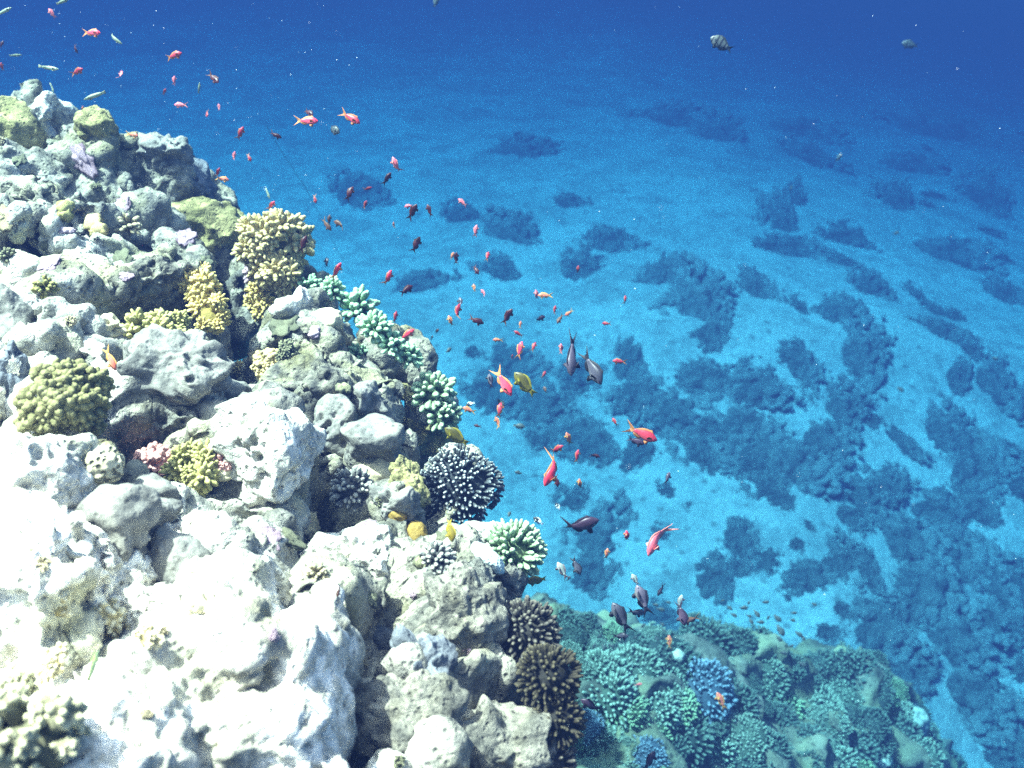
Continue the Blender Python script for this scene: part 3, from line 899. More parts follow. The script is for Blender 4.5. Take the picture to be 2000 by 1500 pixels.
def cauliflower(px, py, rpx, mat, label, nl=14, lift=0.0, tilt=(0, .2, 0), zoff=0.0, seed=0, lobe=0.34, knob=0.185, nn=52, spread=100, group=None, sq=(1, 1, 1)):
    r_ = random.Random(seed)
    c, n, R = place(px, py, rpx, lift, tilt, zoff)
    t = empty("bush_coral", c)
    t.matrix_world = mat4(c, n, r_.uniform(0, 6))
    tag(t, label, "coral", group)
    v, f, tp = core(R * 0.55, 3, (0.9, 0.9, 0.7))
    link_mesh("base", v, f, mat, t, tip=tp)
    for d in fib(nl, math.radians(spread), 0.3, r_):
        if r_.random() < 0.13: continue
        uneven = 1 + 0.30 * float(fbm(np.array([d * 1.3 + seed * 2.7]), 2, seed)[0])
        rl = R * lobe * r_.uniform(0.7, 1.25) * uneven
        cc_ = uneven * d * (R - rl) * r_.uniform(0.82, 1.08) * np.array(sq)
        v, f, tp = lobe_mesh(cc_, d, rl, r_, nn, knob)
        link_mesh("lobe", v, f, mat, t, tip=tp)
    return t


def finger_dome(px, py, rpx, mat, label, n=130, lift=0.0, tilt=(0, .2, 0), zoff=0.0, seed=0, fr=0.075, fl=0.5, prof=ROUND, spread=105, jit=0.3, name="finger_coral", group=None, sq=(1, 1, 1), rnd=0.14, seg=7):
    r_ = random.Random(seed)
    c, nn, R = place(px, py, rpx, lift, tilt, zoff)
    t = empty(name, c)
    t.matrix_world = mat4(c, nn, r_.uniform(0, 6))
    tag(t, label, "coral", group)
    q = np.array(sq)
    v, f, tp = core(R * (1 - fl) * 0.98, 3, 0.97 * q)
    v = v * (1 + 0.20 * fbm(v / np.linalg.norm(v, axis=1)[:, None] * 1.4 + seed * 3.3, 2, seed + 9))[:, None]
    link_mesh("base", v, f, mat, t, tip=tp)
    D = fib(n, math.radians(spread), jit, r_)
    dead = fbm(D * 2.2 + seed * 1.9, 2, seed + 5)
    D = D[dead < 0.52]
    wob = (1 + 0.20 * fbm(D * 1.4 + seed * 3.3, 2, seed + 9))[:, None]
    L = R * fl * np.array([r_.uniform(1 - 2 * rnd, 1 + 1.6 * rnd) for _ in D])
    v, f, tp = fingers(D * R * (1 - fl) * q * wob, D, L, R * fr * np.array([r_.uniform(0.8, 1.25) for _ in D]), prof, seg, 0.0, 1.0)
    o = link_mesh("branches", v, f, mat, t, tip=tp)
    return t


C_CREAM = coral_mat("cream_coral", (0.139, 0.106, 0.035), (0.365, 0.287, 0.119), (0.483, 0.393, 0.192))
C_YELLOW = coral_mat("yellow_coral", (0.155, 0.120, 0.027), (0.427, 0.323, 0.099), (0.556, 0.443, 0.171))
C_OLIVE = coral_mat("olive_coral", (0.039, 0.039, 0.013), (0.117, 0.112, 0.044), (0.199, 0.186, 0.086))
C_YGREEN = coral_mat("yellow_green_coral", (0.094, 0.090, 0.022), (0.260, 0.241, 0.079), (0.390, 0.348, 0.140))
C_PALEG = coral_mat("pale_green_coral", (0.060, 0.104, 0.053), (0.218, 0.346, 0.201), (0.347, 0.507, 0.317))
C_KNOB = coral_mat("pale_knob_coral", (0.058, 0.087, 0.040), (0.211, 0.294, 0.169), (0.336, 0.424, 0.268))
C_SPIKE = coral_mat("dark_spiky_coral", (0.014, 0.017, 0.02), (0.055, 0.062, 0.064), (0.42, 0.44, 0.42))
C_DARK = coral_mat("dark_brown_coral", (0.013, 0.013, 0.011), (0.046, 0.042, 0.036), (0.110, 0.102, 0.076))
C_TANDARK = coral_mat("tan_dark_coral", (0.005, 0.005, 0.004), (0.024, 0.021, 0.013), (0.068, 0.058, 0.032))
C_FIRE = coral_mat("fire_coral", (0.255, 0.204, 0.086), (0.465, 0.394, 0.211), (0.675, 0.635, 0.488))
C_BIG = coral_mat("big_branch_coral", (0.075, 0.075, 0.042), (0.225, 0.217, 0.133), (0.435, 0.420, 0.266))
C_PINK = coral_mat("pink_coral", (0.160, 0.072, 0.064), (0.384, 0.192, 0.168), (0.592, 0.336, 0.288))
C_GREYC = coral_mat("grey_cluster_coral", (0.040, 0.040, 0.040), (0.176, 0.176, 0.160), (0.448, 0.432, 0.352))

cauliflower(538, 470, 84, C_CREAM, "large cream yellow bushy coral overhanging the water at the reef edge", 17, .35, (.25, .35, 0), -.1, 1, .34)
cauliflower(548, 525, 56, C_CREAM, "lower half of the edge thicket, greenish cream bushy coral under the large one", 11, .3, (.3, .5, -.2), -.12, 2, .36)
cauliflower(470, 440, 40, C_KNOB, "dim grey green bushy coral tucked left of the large edge coral", 9, .0, (.2, .2, .2), .1, 3, .38)
cauliflower(515, 572, 50, C_YELLOW, "small yellow bushy coral in the dark recess below the edge thicket", 10, .2, (.3, .5, 0), -.05, 4, .36)
cauliflower(392, 568, 58, C_YELLOW, "bright yellow cream bushy coral, the upper of the tall stack", 12, .5, (0, .3, .1), -.05, 5, .36)
cauliflower(408, 618, 54, C_YELLOW, "bright yellow cream bushy coral, the lower of the tall stack", 11, .5, (.1, .4, -.1), -.08, 6, .36)
cauliflower(305, 655, 76, C_YGREEN, "straw coloured bushy coral just above the smooth grey dome boulder", 16, .4, (-.1, .4, 0), -.03, 7, .32)
cauliflower(120, 785, 98, C_OLIVE, "big olive green bushy coral near the left edge", 20, .35, (0, .6, 0), -.04, 8, .33, .3)
cauliflower(377, 918, 72, C_YGREEN, "yellow green bushy coral growing in front of the pink coral", 16, .45, (.1, .5, 0), -.05, 9, .32)
cauliflower(466, 726, 24, C_CREAM, "tiny cream coral tuft at the right shoulder of the dome boulder", 7, .4, (.3, .3, 0), -.05, 10, .42)
cauliflower(305, 905, 52, C_PINK, "dusty pink knobbly coral behind the yellow green bushy coral", 12, .2, (-.1, .4, 0), .0, 11, .40, .34)
cauliflower(440, 900, 24, C_PINK, "small pink coral knobs at the right of the yellow green coral", 7, .3, (.2, .3, 0), .0, 12, .42, .34)
cauliflower(520, 705, 40, C_CREAM, "pale cream knobs on the shaded wall right of the dome boulder", 9, .1, (.2, .5, 0), -.05, 13, .4, .36)

finger_dome(607, 553, 24, C_PALEG, "small mint green coral clump, topmost of the green row on the edge", 34, .3, (.3, .2, .1), -.16, 21, .16, .62, KNOB)
finger_dome(648, 562, 30, C_PALEG, "mint green coral clump behind the bright orange fish", 40, .3, (.3, .2, .1), -.16, 22, .15, .62, KNOB)
finger_dome(702, 596, 44, C_PALEG, "large mint green coral clump at the middle of the reef edge", 64, .3, (.35, .2, .1), -.16, 23, .13, .6, KNOB)
finger_dome(735, 636, 38, C_PALEG, "mint green coral clump stepping down below the large mint clump", 50, .2, (.4, .2, .0), -.16, 24, .14, .6, KNOB)
finger_dome(768, 668, 34, C_PALEG, "mint green coral clump left of the orange fish at the edge", 44, .2, (.4, .2, .0), -.16, 25, .14, .6, KNOB)
finger_dome(800, 692, 32, C_PALEG, "lowest mint green coral clump, beside a white crusted rock", 40, .3, (.4, .2, .0), -.16, 26, .15, .6, KNOB)
finger_dome(850, 762, 48, C_KNOB, "pale knobby coral of round green beads at the reef edge", 60, .3, (.35, .25, .1), -.06, 27, .13, .5, KNOB)
finger_dome(868, 806, 40, C_KNOB, "second pale knobby coral just below the bead like one", 54, .3, (.4, .3, .0), -.08, 28, .13, .5, KNOB)
finger_dome(904, 938, 82, C_SPIKE, "large dark dome coral bristling with white tipped spikes", 470, .2, (.35, .35, 0), -.05, 29, .040, .17, ROUND, 112, .25, "spiky_coral")
finger_dome(1008, 1072, 66, C_KNOB, "pale green branching coral dome below the dark spiky dome", 190, .3, (.4, .4, 0), -.06, 30, .075, .42, KNOB, 112)
finger_dome(1040, 1228, 70, C_DARK, "dark brown finger coral bulging from the shaded reef edge", 230, .2, (.5, .4, 0), -.10, 31, .06, .28, KNOB, 115)
finger_dome(1080, 1320, 70, C_TANDARK, "tan tipped dark finger coral hanging low on the reef edge", 210, .2, (.5, .4, -.1), -.10, 32, .06, .32, KNOB, 115)
finger_dome(1100, 1400, 55, C_TANDARK, "lowest dark finger coral on the edge, above the dark fish", 170, .0, (.5, .5, -.1), -.06, 33, .065, .32, KNOB, 115)
finger_dome(1085, 1480, 60, C_DARK, "blackish shaded coral at the foot of the reef edge", 170, -.1, (.5, .4, -.1), -.02, 34, .065, .32, KNOB, 115)
finger_dome(690, 950, 48, C_GREYC, "grey cluster coral of short knobs in the shaded hollow", 110, .1, (.1, .5, 0), .0, 35, .095, .4, KNOB, 105)
finger_dome(855, 1085, 40, C_GREYC, "dark knobby coral clump right of the mustard sponge dome", 60, .1, (.2, .4, 0), .0, 36, .12, .5, KNOB, 105)
cauliflower(60, 1440, 140, C_BIG, "big olive branch coral filling the bottom left corner", 30, .2, (.0, .5, .1), -.03, 37, .26, .30, 16, 112)
cauliflower(45, 1335, 56, C_BIG, "olive branch coral clump above the big corner coral", 14, .2, (.1, .4, .1), .0, 38, .32, .34, 14, 105)
cauliflower(100, 1300, 46, C_FIRE, "yellow branch coral beside the striped green fish", 13, .4, (.2, .4, .2), -.03, 39, .30, .36, 12, 105)
cauliflower(215, 1210, 60, C_FIRE, "white tipped yellow fire coral spread over the bright slope", 20, .2, (.2, .3, .2), -.02, 40, .30, .36, 12, 105)
cauliflower(290, 1245, 34, C_FIRE, "small right hand tuft of the white tipped fire coral", 10, .3, (.3, .3, .2), -.02, 41, .30, .36, 10, 105)
cauliflower(110, 1180, 40, C_FIRE, "yellow fire coral tuft above the branch coral thicket", 10, .2, (.1, .3, .2), .0, 42, .30, .36, 10, 105)

# small growths crusting the rock: knobs, tufts and crusts, each a colony of its own
SMALL = {}


def small_mesh(kind, mat):
    key = (kind, mat.name)
    if key in SMALL: return SMALL[key]
    r_ = random.Random(kind * 13 + 1)
    if kind == 0:      # cluster of rounded knobs
        parts = [core(0.5, 2, (1, 1, .6))]
        D = fib(26, math.radians(95), 0.5, r_)
        parts.append(fingers(D * 0.35, D, np.array([r_.uniform(.4, .8) for _ in D]), 0.17, KNOB, 7))
    elif kind == 1:    # low lumpy crust
        Vi, Fi = ico(4)
        q = Vi * (1 + 0.5 * fbm(Vi * 1.7, 3, 33))[:, None] * np.array([1.1, 0.9, 0.32])
        q = q + Vi * (0.10 * (0.5 - worley(Vi * 4, 9)))[:, None]
        parts = [(q, Fi.copy(), sstep(-.1, .5, q[:, 2]))]
    elif kind == 2:    # bushy little tuft
        parts = [core(0.4, 2, (1, 1, .6))]
        for d in fib(8, math.radians(85), 0.4, r_):
            parts.append(lobe_mesh(d * 0.55, d, 0.38 * r_.uniform(.8, 1.2), r_, 16, 0.22))
    else:              # two or three round heads
        parts = []
        for k in range(3):
            Vi, Fi = ico(3)
            c_ = np.array([r_.uniform(-.5, .5), r_.uniform(-.5, .5), 0.15])
            q = Vi * (1 + 0.25 * fbm(Vi * 2 + k, 3, 51 + k))[:, None] * r_.uniform(.4, .6) + c_
            parts.append((q, Fi.copy(), sstep(-.2, .6, q[:, 2])))
    V, F, T = join(parts)
    o = link_mesh("small_coral", V, F, mat, tip=T)
    SMALL[key] = o.data
    bpy.data.objects.remove(o)
    return SMALL[key]


C_MAUVE = coral_mat("mauve_crust", (0.14, 0.09, 0.11), (0.36, 0.26, 0.30), (0.52, 0.40, 0.42), 90)
C_TAN = coral_mat("tan_growth", (0.128, 0.104, 0.056), (0.352, 0.296, 0.176), (0.528, 0.464, 0.304), 90)
C_TURF = coral_mat("dark_turf", (0.04, 0.045, 0.03), (0.13, 0.13, 0.08), (0.26, 0.25, 0.14), 90)
KIND = ["knob cluster coral", "low crust", "bushy coral tuft", "group of round heads"]
HUE = {C_MAUVE.name: "mauve", C_TAN.name: "tan", C_TURF.name: "dark olive", C_CREAM.name: "cream", C_YGREEN.name: "yellow green", C_PALEG.name: "mint green"}
srng = random.Random(77)
got = [(100, 1430, 120), (120, 785, 80), (305, 655, 60), (340, 730, 60), (400, 590, 60), (377, 918, 60), (200, 908, 50), (402, 1188, 40), (215, 1210, 50), (182, 1300, 40), (814, 1045, 24), (776, 1008, 20), (661, 1155, 20)]
SPOTS = [(30, 440, 15, 0), (118, 412, 20, 3), (180, 450, 26, 3), (70, 490, 20, 0), (130, 455, 14, 3), (42, 385, 18, 0), (15, 500, 18, 0), (95, 520, 16, 1), (186, 245, 20, 0), (250, 440, 22, 0), (620, 650, 16, 3), (560, 690, 24, 2), (700, 690, 18, 0), (1055, 1385, 22, 1), (1085, 1390, 16, 1)]
while len(SPOTS) < 125:
    py = srng.uniform(215, 1490); px = srng.uniform(0, edge_x(py))
    SPOTS.append((px, py, srng.uniform(8, 24), srng.choice([0, 1, 1, 2, 3])))
for i, (px, py, r, kind) in enumerate(SPOTS):
    if i >= 15 and any(math.hypot(px - a, py - b) < c + r for a, b, c in got): continue
    h, nrm = surf_n(px, py)
    if h is None or nrm[2] < 0.05 or nrm @ BK < 0.1: continue
    zc = float((h - CAM) @ FW)
    if zc > reef_depth(px, py) + 0.5: continue
    if i >= 15 and px < 620 and py > 1000 and srng.random() < 0.55: continue
    got.append((px, py, r))
    near_edge = edge_x(py) - px < 170
    if kind == 1: mat = srng.choice([C_MAUVE, C_TURF, C_TAN])
    else: mat = srng.choice([C_MAUVE, C_TURF, C_TURF, C_TAN, C_PALEG] if near_edge else [C_TAN, C_TAN, C_CREAM, C_YGREEN, C_TURF, C_MAUVE])
    R = r / FPX * zc * 1.15
    o = bpy.data.objects.new("small_coral", small_mesh(kind, mat)); COL.objects.link(o)
    n_ = nrm + np.array([0, 0, .5]); n_ /= np.linalg.norm(n_)
    o.matrix_world = mat4(h, n_, srng.uniform(0, 6)) @ Matrix.Diagonal((R * srng.uniform(.8, 1.2), R * srng.uniform(.8, 1.2), R * srng.uniform(.7, 1.1), 1))
    tag(o, f"small {HUE[mat.name]} {KIND[kind]}, {place_words(px, py)}", "coral", "small growths crusting the reef")

# honeycomb coral
m_, nt, b = new_mat("honeycomb_coral", 0.8)
tc = nt.nodes.new("ShaderNodeTexCoord").outputs["Object"]
v_ = voro(nt, tc, 95)
c = mixc(nt, ramp(nt, v_, [(0.15, 0.0), (0.55, 1.0)]), (0.13, 0.12, 0.07), (0.52, 0.46, 0.30))
nt.links.new(c, b.inputs["Base Color"]); bump(nt, b, ramp(nt, v_, [(0.1, 0.0), (0.5, 1.0)]), 1.0, 0.008)
boulder("honeycomb_coral", 200, 908, 50, 42, .8, 10, m_, "round honeycomb patterned coral left of the pink coral", "coral", 61, .2, 6, 0.2, lump=.12)
# dotted plate coral
m_, nt, b = new_mat("plate_coral", 0.8)
tc = nt.nodes.new("ShaderNodeTexCoord").outputs["Object"]
v_ = voro(nt, tc, 190)
c = mixc(nt, ramp(nt, v_, [(0.15, 0.0), (0.45, 1.0)]), (0.20, 0.24, 0.22), (0.42, 0.48, 0.44))
nt.links.new(c, b.inputs["Base Color"]); bump(nt, b, v_, 0.7, 0.003)
boulder("plate_coral", 950, 1092, 46, 22, 1.1, -32, m_, "smooth grey plate coral covered with fine dots", "coral", 62, .1, 6, 0.3, lump=.1)

# ------------------------------------------------------------------ corals on the lower terrace
D_TEAL = coral_mat("terrace_pale_coral", (0.022, 0.046, 0.036), (0.109, 0.191, 0.157), (0.200, 0.318, 0.272), 60, 0.3)
D_BLUE = coral_mat("terrace_blue_coral", (0.019, 0.041, 0.063), (0.077, 0.145, 0.199), (0.148, 0.263, 0.346), 60, 0.3)
D_DARK = coral_mat("terrace_dark_coral", (0.009, 0.022, 0.021), (0.041, 0.082, 0.073), (0.096, 0.173, 0.147), 60, 0.3)
D_GREEN = coral_mat("terrace_green_coral", (0.026, 0.054, 0.031), (0.115, 0.218, 0.137), (0.193, 0.336, 0.220), 60, 0.3)
DEEP = {}


def deep_mesh(kind, mat):
    key = (kind, mat.name)
    if key in DEEP: return DEEP[key]
    r_ = random.Random(kind * 17 + 3)
    n, fr, fl, sq = [(420, .040, .16, (1, 1, .75)), (300, .052, .20, (1, 1, .85)), (460, .038, .13, (1.15, 1.15, .5)), (210, .066, .24, (1, 1, .9))][kind]
    q = np.array(sq)
    D = fib(n, math.radians(108), 0.45, r_)
    bump_ = 1 + 0.22 * fbm(D * 1.8 + kind, 2, 90 + kind)
    L = fl * np.array([r_.uniform(0.75, 1.25) for _ in D]) * bump_
    fg = fingers(D * (1 - fl) * q * bump_[:, None], D, L, fr * np.array([r_.uniform(0.8, 1.25) for _ in D]), KNOB, 6)
    V, F, T = join([core(1 - fl, 3, q), fg])
    o = link_mesh("terrace_coral", V, F, mat, tip=T)
    me = o.data
    bpy.data.objects.remove(o)
    DEEP[key] = me
    return me


TER = [
 (1240,1292,58,0,D_TEAL),(1182,1302,46,1,D_TEAL),(1310,1272,58,2,D_DARK),(1370,1238,54,1,D_DARK),(1335,1218,34,3,D_TEAL),(1440,1246,46,0,D_DARK),(1488,1248,38,1,D_DARK),
 (1372,1322,68,0,D_BLUE),(1482,1296,48,2,D_TEAL),(1420,1285,40,3,D_DARK),(1292,1330,54,2,D_TEAL),(1195,1342,58,1,D_TEAL),(1222,1372,48,0,D_GREEN),(1285,1372,44,3,D_TEAL),
 (1252,1412,54,2,D_GREEN),(1335,1420,56,1,D_DARK),(1136,1402,36,2,D_BLUE),(1300,1452,50,0,D_DARK),(1200,1482,46,2,D_TEAL),(1150,1350,40,3,D_TEAL),(1520,1392,36,1,D_DARK),
 (1562,1322,48,2,D_DARK),(1602,1294,48,0,D_DARK),(1662,1284,44,1,D_DARK),(1652,1342,48,2,D_TEAL),(1535,1368,40,3,D_GREEN),(1602,1372,44,1,D_TEAL),(1702,1402,40,0,D_DARK),
 (1622,1402,40,2,D_TEAL),(1572,1442,46,1,D_DARK),(1672,1442,46,3,D_DARK),(1502,1452,50,0,D_DARK),(1452,1422,46,2,D_TEAL),(1402,1452,48,1,D_TEAL),(1352,1484,48,0,D_DARK),
 (1786,1470,50,2,D_TEAL),(1730,1482,34,3,D_GREEN),(1842,1432,38,0,D_DARK),(1440,1362,44,1,D_DARK),(1262,1466,40,2,D_BLUE),(1330,1366,40,3,D_GREEN),(1700,1340,40,2,D_DARK),
 (1630,1480,44,1,D_TEAL),(1455,1490,40,3,D_DARK),(1185,1430,40,0,D_TEAL),(1160,1270,34,2,D_TEAL),(1280,1240,34,2,D_TEAL),(1400,1205,36,2,D_TEAL),(1545,1290,30,3,D_DARK),(1135,1300,30,0,D_TEAL),
]
rng = random.Random(8)
WORD = {D_TEAL.name: "pale teal", D_BLUE.name: "blue grey", D_DARK.name: "dark green", D_GREEN.name: "bright green"}
SHAPE = ["rounded finger coral", "coarse finger coral", "low spreading coral", "chunky coral"]
taken = [(a, b, c) for a, b, c, _, _ in TER]
for _ in range(4000):
    if len(TER) >= 190: break
    px, py = rng.uniform(1100, 1960), rng.uniform(1190, 1540)
    p, zc = ray_ground(px, py, mound_z, 3.0, 12.0, 0.04)
    r = rng.uniform(22, 46)
    if p[2] < 0.5 or any(math.hypot(px - a, py - b) < 0.52 * (r + c) for a, b, c in taken): continue
    taken.append((px, py, r))
    TER.append((round(px), round(py), r, rng.randrange(4), rng.choice([D_DARK, D_DARK, D_TEAL, D_GREEN] if px > 1450 else [D_DARK, D_TEAL, D_TEAL, D_GREEN])))
for px, py, r, kind, mat in TER:
    p, zc = ray_ground(px, py + 0.35 * r, mound_z, 3.0, 12.0, 0.02)
    if p[2] < 0.6: continue
    R = r / FPX * zc
    o = bpy.data.objects.new("terrace_coral", deep_mesh(kind, mat)); COL.objects.link(o)
    o.location = p - np.array([0, 0, 0.25 * R])
    o.rotation_euler = (rng.uniform(-.25, .25) - 0.15, rng.uniform(-.1, .35), rng.uniform(0, 6))
    o.scale = (R * 1.05, R * 1.05, R * rng.uniform(0.95, 1.2))
    tag(o, f"{WORD[mat.name]} {SHAPE[kind]}, {PLACE_WORD(px, py)}", "coral", "corals on the lower terrace")
dm_, nt, b = new_mat("pale_dome_coral", 0.8)
b.inputs["Base Color"].default_value = (0.72, 0.80, 0.70, 1)
tc = nt.nodes.new("ShaderNodeTexCoord").outputs["Object"]
nt.links.new(mixc(nt, ramp(nt, voro(nt, tc, 9), [(0.1, 0.0), (0.5, 1.0)]), (0.40, 0.50, 0.42), (0.66, 0.74, 0.66)), b.inputs["Base Color"])
dt_, nt, b = new_mat("teal_dome_coral", 0.8)
tc = nt.nodes.new("ShaderNodeTexCoord").outputs["Object"]
nt.links.new(mixc(nt, ramp(nt, voro(nt, tc, 26), [(0.1, 0.0), (0.5, 1.0)]), (0.07, 0.11, 0.10), (0.22, 0.31, 0.28)), b.inputs["Base Color"])
for px, py, r, lab in [(1183,1407,14,"whitest of the small dome corals, beside a dark fish"),(1166,1440,12,"small white double lobed coral at the terrace foot"),(1324,1279,13,"green ball shaped coral near the terrace top"),
                       (1772,1402,34,"large pale dome coral standing alone at the terrace end"),(1720,1480,18,"pale oval coral at the bottom of the terrace"),(1275,1302,9,"tiny pale dome coral between teal finger corals")]:
    p, zc = ray_ground(px, py, mound_z, 3.0, 14.0, 0.02)
    Vi, Fi = ico(4)
    R = r / FPX * zc
    V = Vi * (1 + 0.16 * fbm(Vi * 2 + px, 3, 5))[:, None] * R * np.array([1, 1, 0.9])
    tag(link_mesh("dome_coral", V + p + np.array([0, -0.3 * R, 0.25 * R]), Fi, dm_ if r in (14, 12) else dt_, origin=p), lab, "coral", "dome corals on the terrace")

# ------------------------------------------------------------------ fish
def interp(xs, ys, x):
    return np.interp(x, xs, ys)


SPEC = {
    # t along the body from nose (0) to tail root (1): back height, belly depth, half width, tail root x, tail shape, fins
    "anthias": dict(t=[0, .05, .13, .27, .43, .6, .8, 1], up=[.004, .048, .095, .142, .152, .130, .078, .044], dn=[.004, .036, .075, .122, .135, .118, .070, .040], w=[.004, .032, .056, .074, .074, .060, .034, .016],
                    root=-.20, tail=[(-.50, .205), (-.44, .150), (-.37, .085), (-.325, .035), (-.31, 0)], dors=(.24, .90, .075, .35), anal=(.62, .90, .075), pelv=.11, pect=.13),
    "damsel": dict(t=[0, .05, .13, .27, .43, .6, .8, 1], up=[.004, .060, .120, .180, .200, .175, .100, .055], dn=[.004, .050, .105, .165, .185, .165, .095, .052], w=[.004, .036, .060, .080, .080, .064, .036, .018],
                   root=-.24, tail=[(-.48, .130), (-.43, .095), (-.395, .055), (-.38, .02), (-.375, 0)], dors=(.26, .94, .085, .75), anal=(.56, .94, .095), pelv=.10, pect=.12),
    "sergeant": dict(t=[0, .05, .13, .27, .43, .6, .8, 1], up=[.004, .075, .145, .215, .235, .200, .110, .055], dn=[.004, .060, .125, .195, .215, .190, .105, .052], w=[.004, .036, .060, .080, .080, .064, .036, .018],
                     root=-.26, tail=[(-.50, .155), (-.43, .105), (-.39, .055), (-.37, .02), (-.365, 0)], dors=(.26, .94, .080, .75), anal=(.56, .94, .090), pelv=.10, pect=.12),
    "wrasse": dict(t=[0, .05, .13, .27, .43, .6, .8, 1], up=[.004, .030, .055, .080, .085, .080, .062, .045], dn=[.004, .026, .050, .075, .080, .074, .056, .042], w=[.004, .024, .040, .052, .054, .046, .030, .016],
                   root=-.33, tail=[(-.48, .075), (-.485, .050), (-.485, .03), (-.485, .015), (-.485, 0)], dors=(.25, .95, .030, .9), anal=(.52, .95, .028), pelv=.05, pect=.09),
    "lyretail": dict(t=[0, .05, .13, .27, .43, .6, .8, 1], up=[.004, .052, .105, .160, .172, .145, .080, .045], dn=[.004, .042, .088, .142, .155, .132, .074, .042], w=[.004, .036, .062, .084, .084, .066, .036, .018],
                     root=-.20, tail=[(-.52, .185), (-.42, .115), (-.36, .070), (-.325, .032), (-.315, 0)], dors=(.24, .90, .080, .5), anal=(.60, .90, .085), pelv=.13, pect=.14),
}


def fish_geometry(sp, bend, lod):
    S = SPEC[sp]
    nr, ns = (16, 14) if lod else (10, 8)
    ts = np.linspace(0, 1, nr) ** 1.15
    xs = .5 + (S["root"] - .5) * ts
    up, dn, w = (np.interp(ts, S["t"], S[k]) for k in ("up", "dn", "w"))
    V, F, M = [], [], []
    for i in range(nr):
        for j in range(ns):
            a = 2 * math.pi * j / ns
            ca, sa = math.cos(a), math.sin(a)
            V.append((xs[i], w[i] * math.copysign(abs(ca) ** 0.85, ca), (up[i] if sa > 0 else dn[i]) * sa))
    for i in range(nr - 1):
        for j in range(ns):
            F.append((i * ns + j, i * ns + (j + 1) % ns, (i + 1) * ns + (j + 1) % ns, (i + 1) * ns + j)); M.append(0)
    F.append(tuple(range(ns - 1, -1, -1))); M.append(0)
    F.append(tuple((nr - 1) * ns + j for j in range(ns))); M.append(0)

    def strip(pairs, th, th2, axis=None):
        """a fin: quads between root points and edge points, given thickness across axis"""
        ax = np.array(axis if axis is not None else (0, 1, 0), float)
        o = len(V)
        for r, e in pairs:
            r, e = np.array(r, float), np.array(e, float)
            V.extend([tuple(r + ax * th), tuple(r - ax * th), tuple(e + ax * th2), tuple(e - ax * th2)])
        n = len(pairs)
        for i in range(n - 1):
            a, b2 = o + 4 * i, o + 4 * (i + 1)
            F.extend([(a, b2, b2 + 2, a + 2), (a + 1, a + 3, b2 + 3, b2 + 1), (a + 2, b2 + 2, b2 + 3, a + 3)]); M.extend([1] * 3)
        F.extend([(o, o + 2, o + 3, o + 1), (o + 4 * n - 4, o + 4 * n - 3, o + 4 * n - 1, o + 4 * n - 2)]); M.extend([1, 1])

    prof = lambda t, k: float(np.interp(t, S["t"], S[k]))
    X = lambda t: .5 + (S["root"] - .5) * t
    d0, d1, dh, soft = S["dors"]
    pr = []
    for q in np.linspace(0, 1, 9):
        t = d0 + (d1 - d0) * q
        h = dh * (math.sin(math.pi * min(1, q * 1.05 + .06)) ** .5 * (0.65 + soft * 0.35 * q) + (0.5 if abs(q - .125) < .01 and sp in ("anthias", "lyretail") else 0))
        pr.append(((X(t), 0, prof(t, "up") * .93), (X(t) - .045 * (0.4 + q), 0, prof(t, "up") * .93 + max(.004, h))))
    strip(pr, .007, .003)
    a0, a1, ah = S["anal"]
    pr = []
    for q in np.linspace(0, 1, 7):
        t = a0 + (a1 - a0) * q
        h = ah * math.sin(math.pi * min(1, q * .95 + .06)) ** .6
        pr.append(((X(t), 0, -prof(t, "dn") * .93), (X(t) - .06 * (0.3 + q), 0, -prof(t, "dn") * .93 - max(.004, h))))
    strip(pr, .007, .003)
    hr = S["up"][-1] * .95
    tl = S["tail"]
    edge = [(x, z) for x, z in tl] + [(x, -z) for x, z in tl[::-1][1:]]
    n = len(edge)
    strip([((S["root"] + .012, 0, hr * (1 - 2 * i / (n - 1))), (x, 0, z)) for i, (x, z) in enumerate(edge)], .010, .003)
    for s in (-1, 1):
        t = .30
        wv = prof(t, "w")
        pl = S["pelv"]
        strip([((X(.30), s * .02, -prof(.3, "dn") * .9), (X(.30) - .02, s * (.05 + pl * .3), -prof(.3, "dn") * .9 - pl * .85)),
               ((X(.36), s * .02, -prof(.36, "dn") * .93), (X(.30) - pl * .7, s * (.04 + pl * .2), -prof(.3, "dn") * .9 - pl * .9)),
               ((X(.42), s * .02, -prof(.42, "dn") * .93), (X(.42) - pl * .5, s * .03, -prof(.42, "dn") * .93 - pl * .25))], .006, .002)
        pc = S["pect"]
        strip([((X(.25), s * wv * .95, .010), (X(.27) - pc * .55, s * (wv + pc * .75), .035)),
               ((X(.26), s * wv * .97, -.012), (X(.27) - pc * .95, s * (wv + pc * .55), -.02)),
               ((X(.27), s * wv * .95, -.034), (X(.27) - pc * .70, s * (wv + pc * .35), -.065))], .004, .002, (.6, 0, .8))
        # eye, a bulge on the side of the head
        te = .13
        c = np.array((X(te), s * prof(te, "w") * .86, prof(te, "up") * .28)); re = .022
        o = len(V)
        for i in range(1, 4):
            for j in range(8):
                a, b2 = 2 * math.pi * j / 8, math.pi * i / 4
                V.append(tuple(c + re * np.array((math.sin(b2) * math.cos(a), s * (math.cos(b2)) * .55 + s * .15, math.sin(b2) * math.sin(a)))))
        V.append(tuple(c + np.array((0, s * re * .7, 0))))
        for i in range(2):
            for j in range(8):
                F.append((o + i * 8 + j, o + i * 8 + (j + 1) % 8, o + (i + 1) * 8 + (j + 1) % 8, o + (i + 1) * 8 + j)); M.append(2)
        for j in range(8):
            F.append((o + 24, o + j, o + (j + 1) % 8)); M.append(2)
    V = np.array(V)
    s_ = np.clip(.12 - V[:, 0], 0, None)
    ang = bend * s_ * 2.2
    V[:, 1] += bend * s_ ** 2 * 1.1
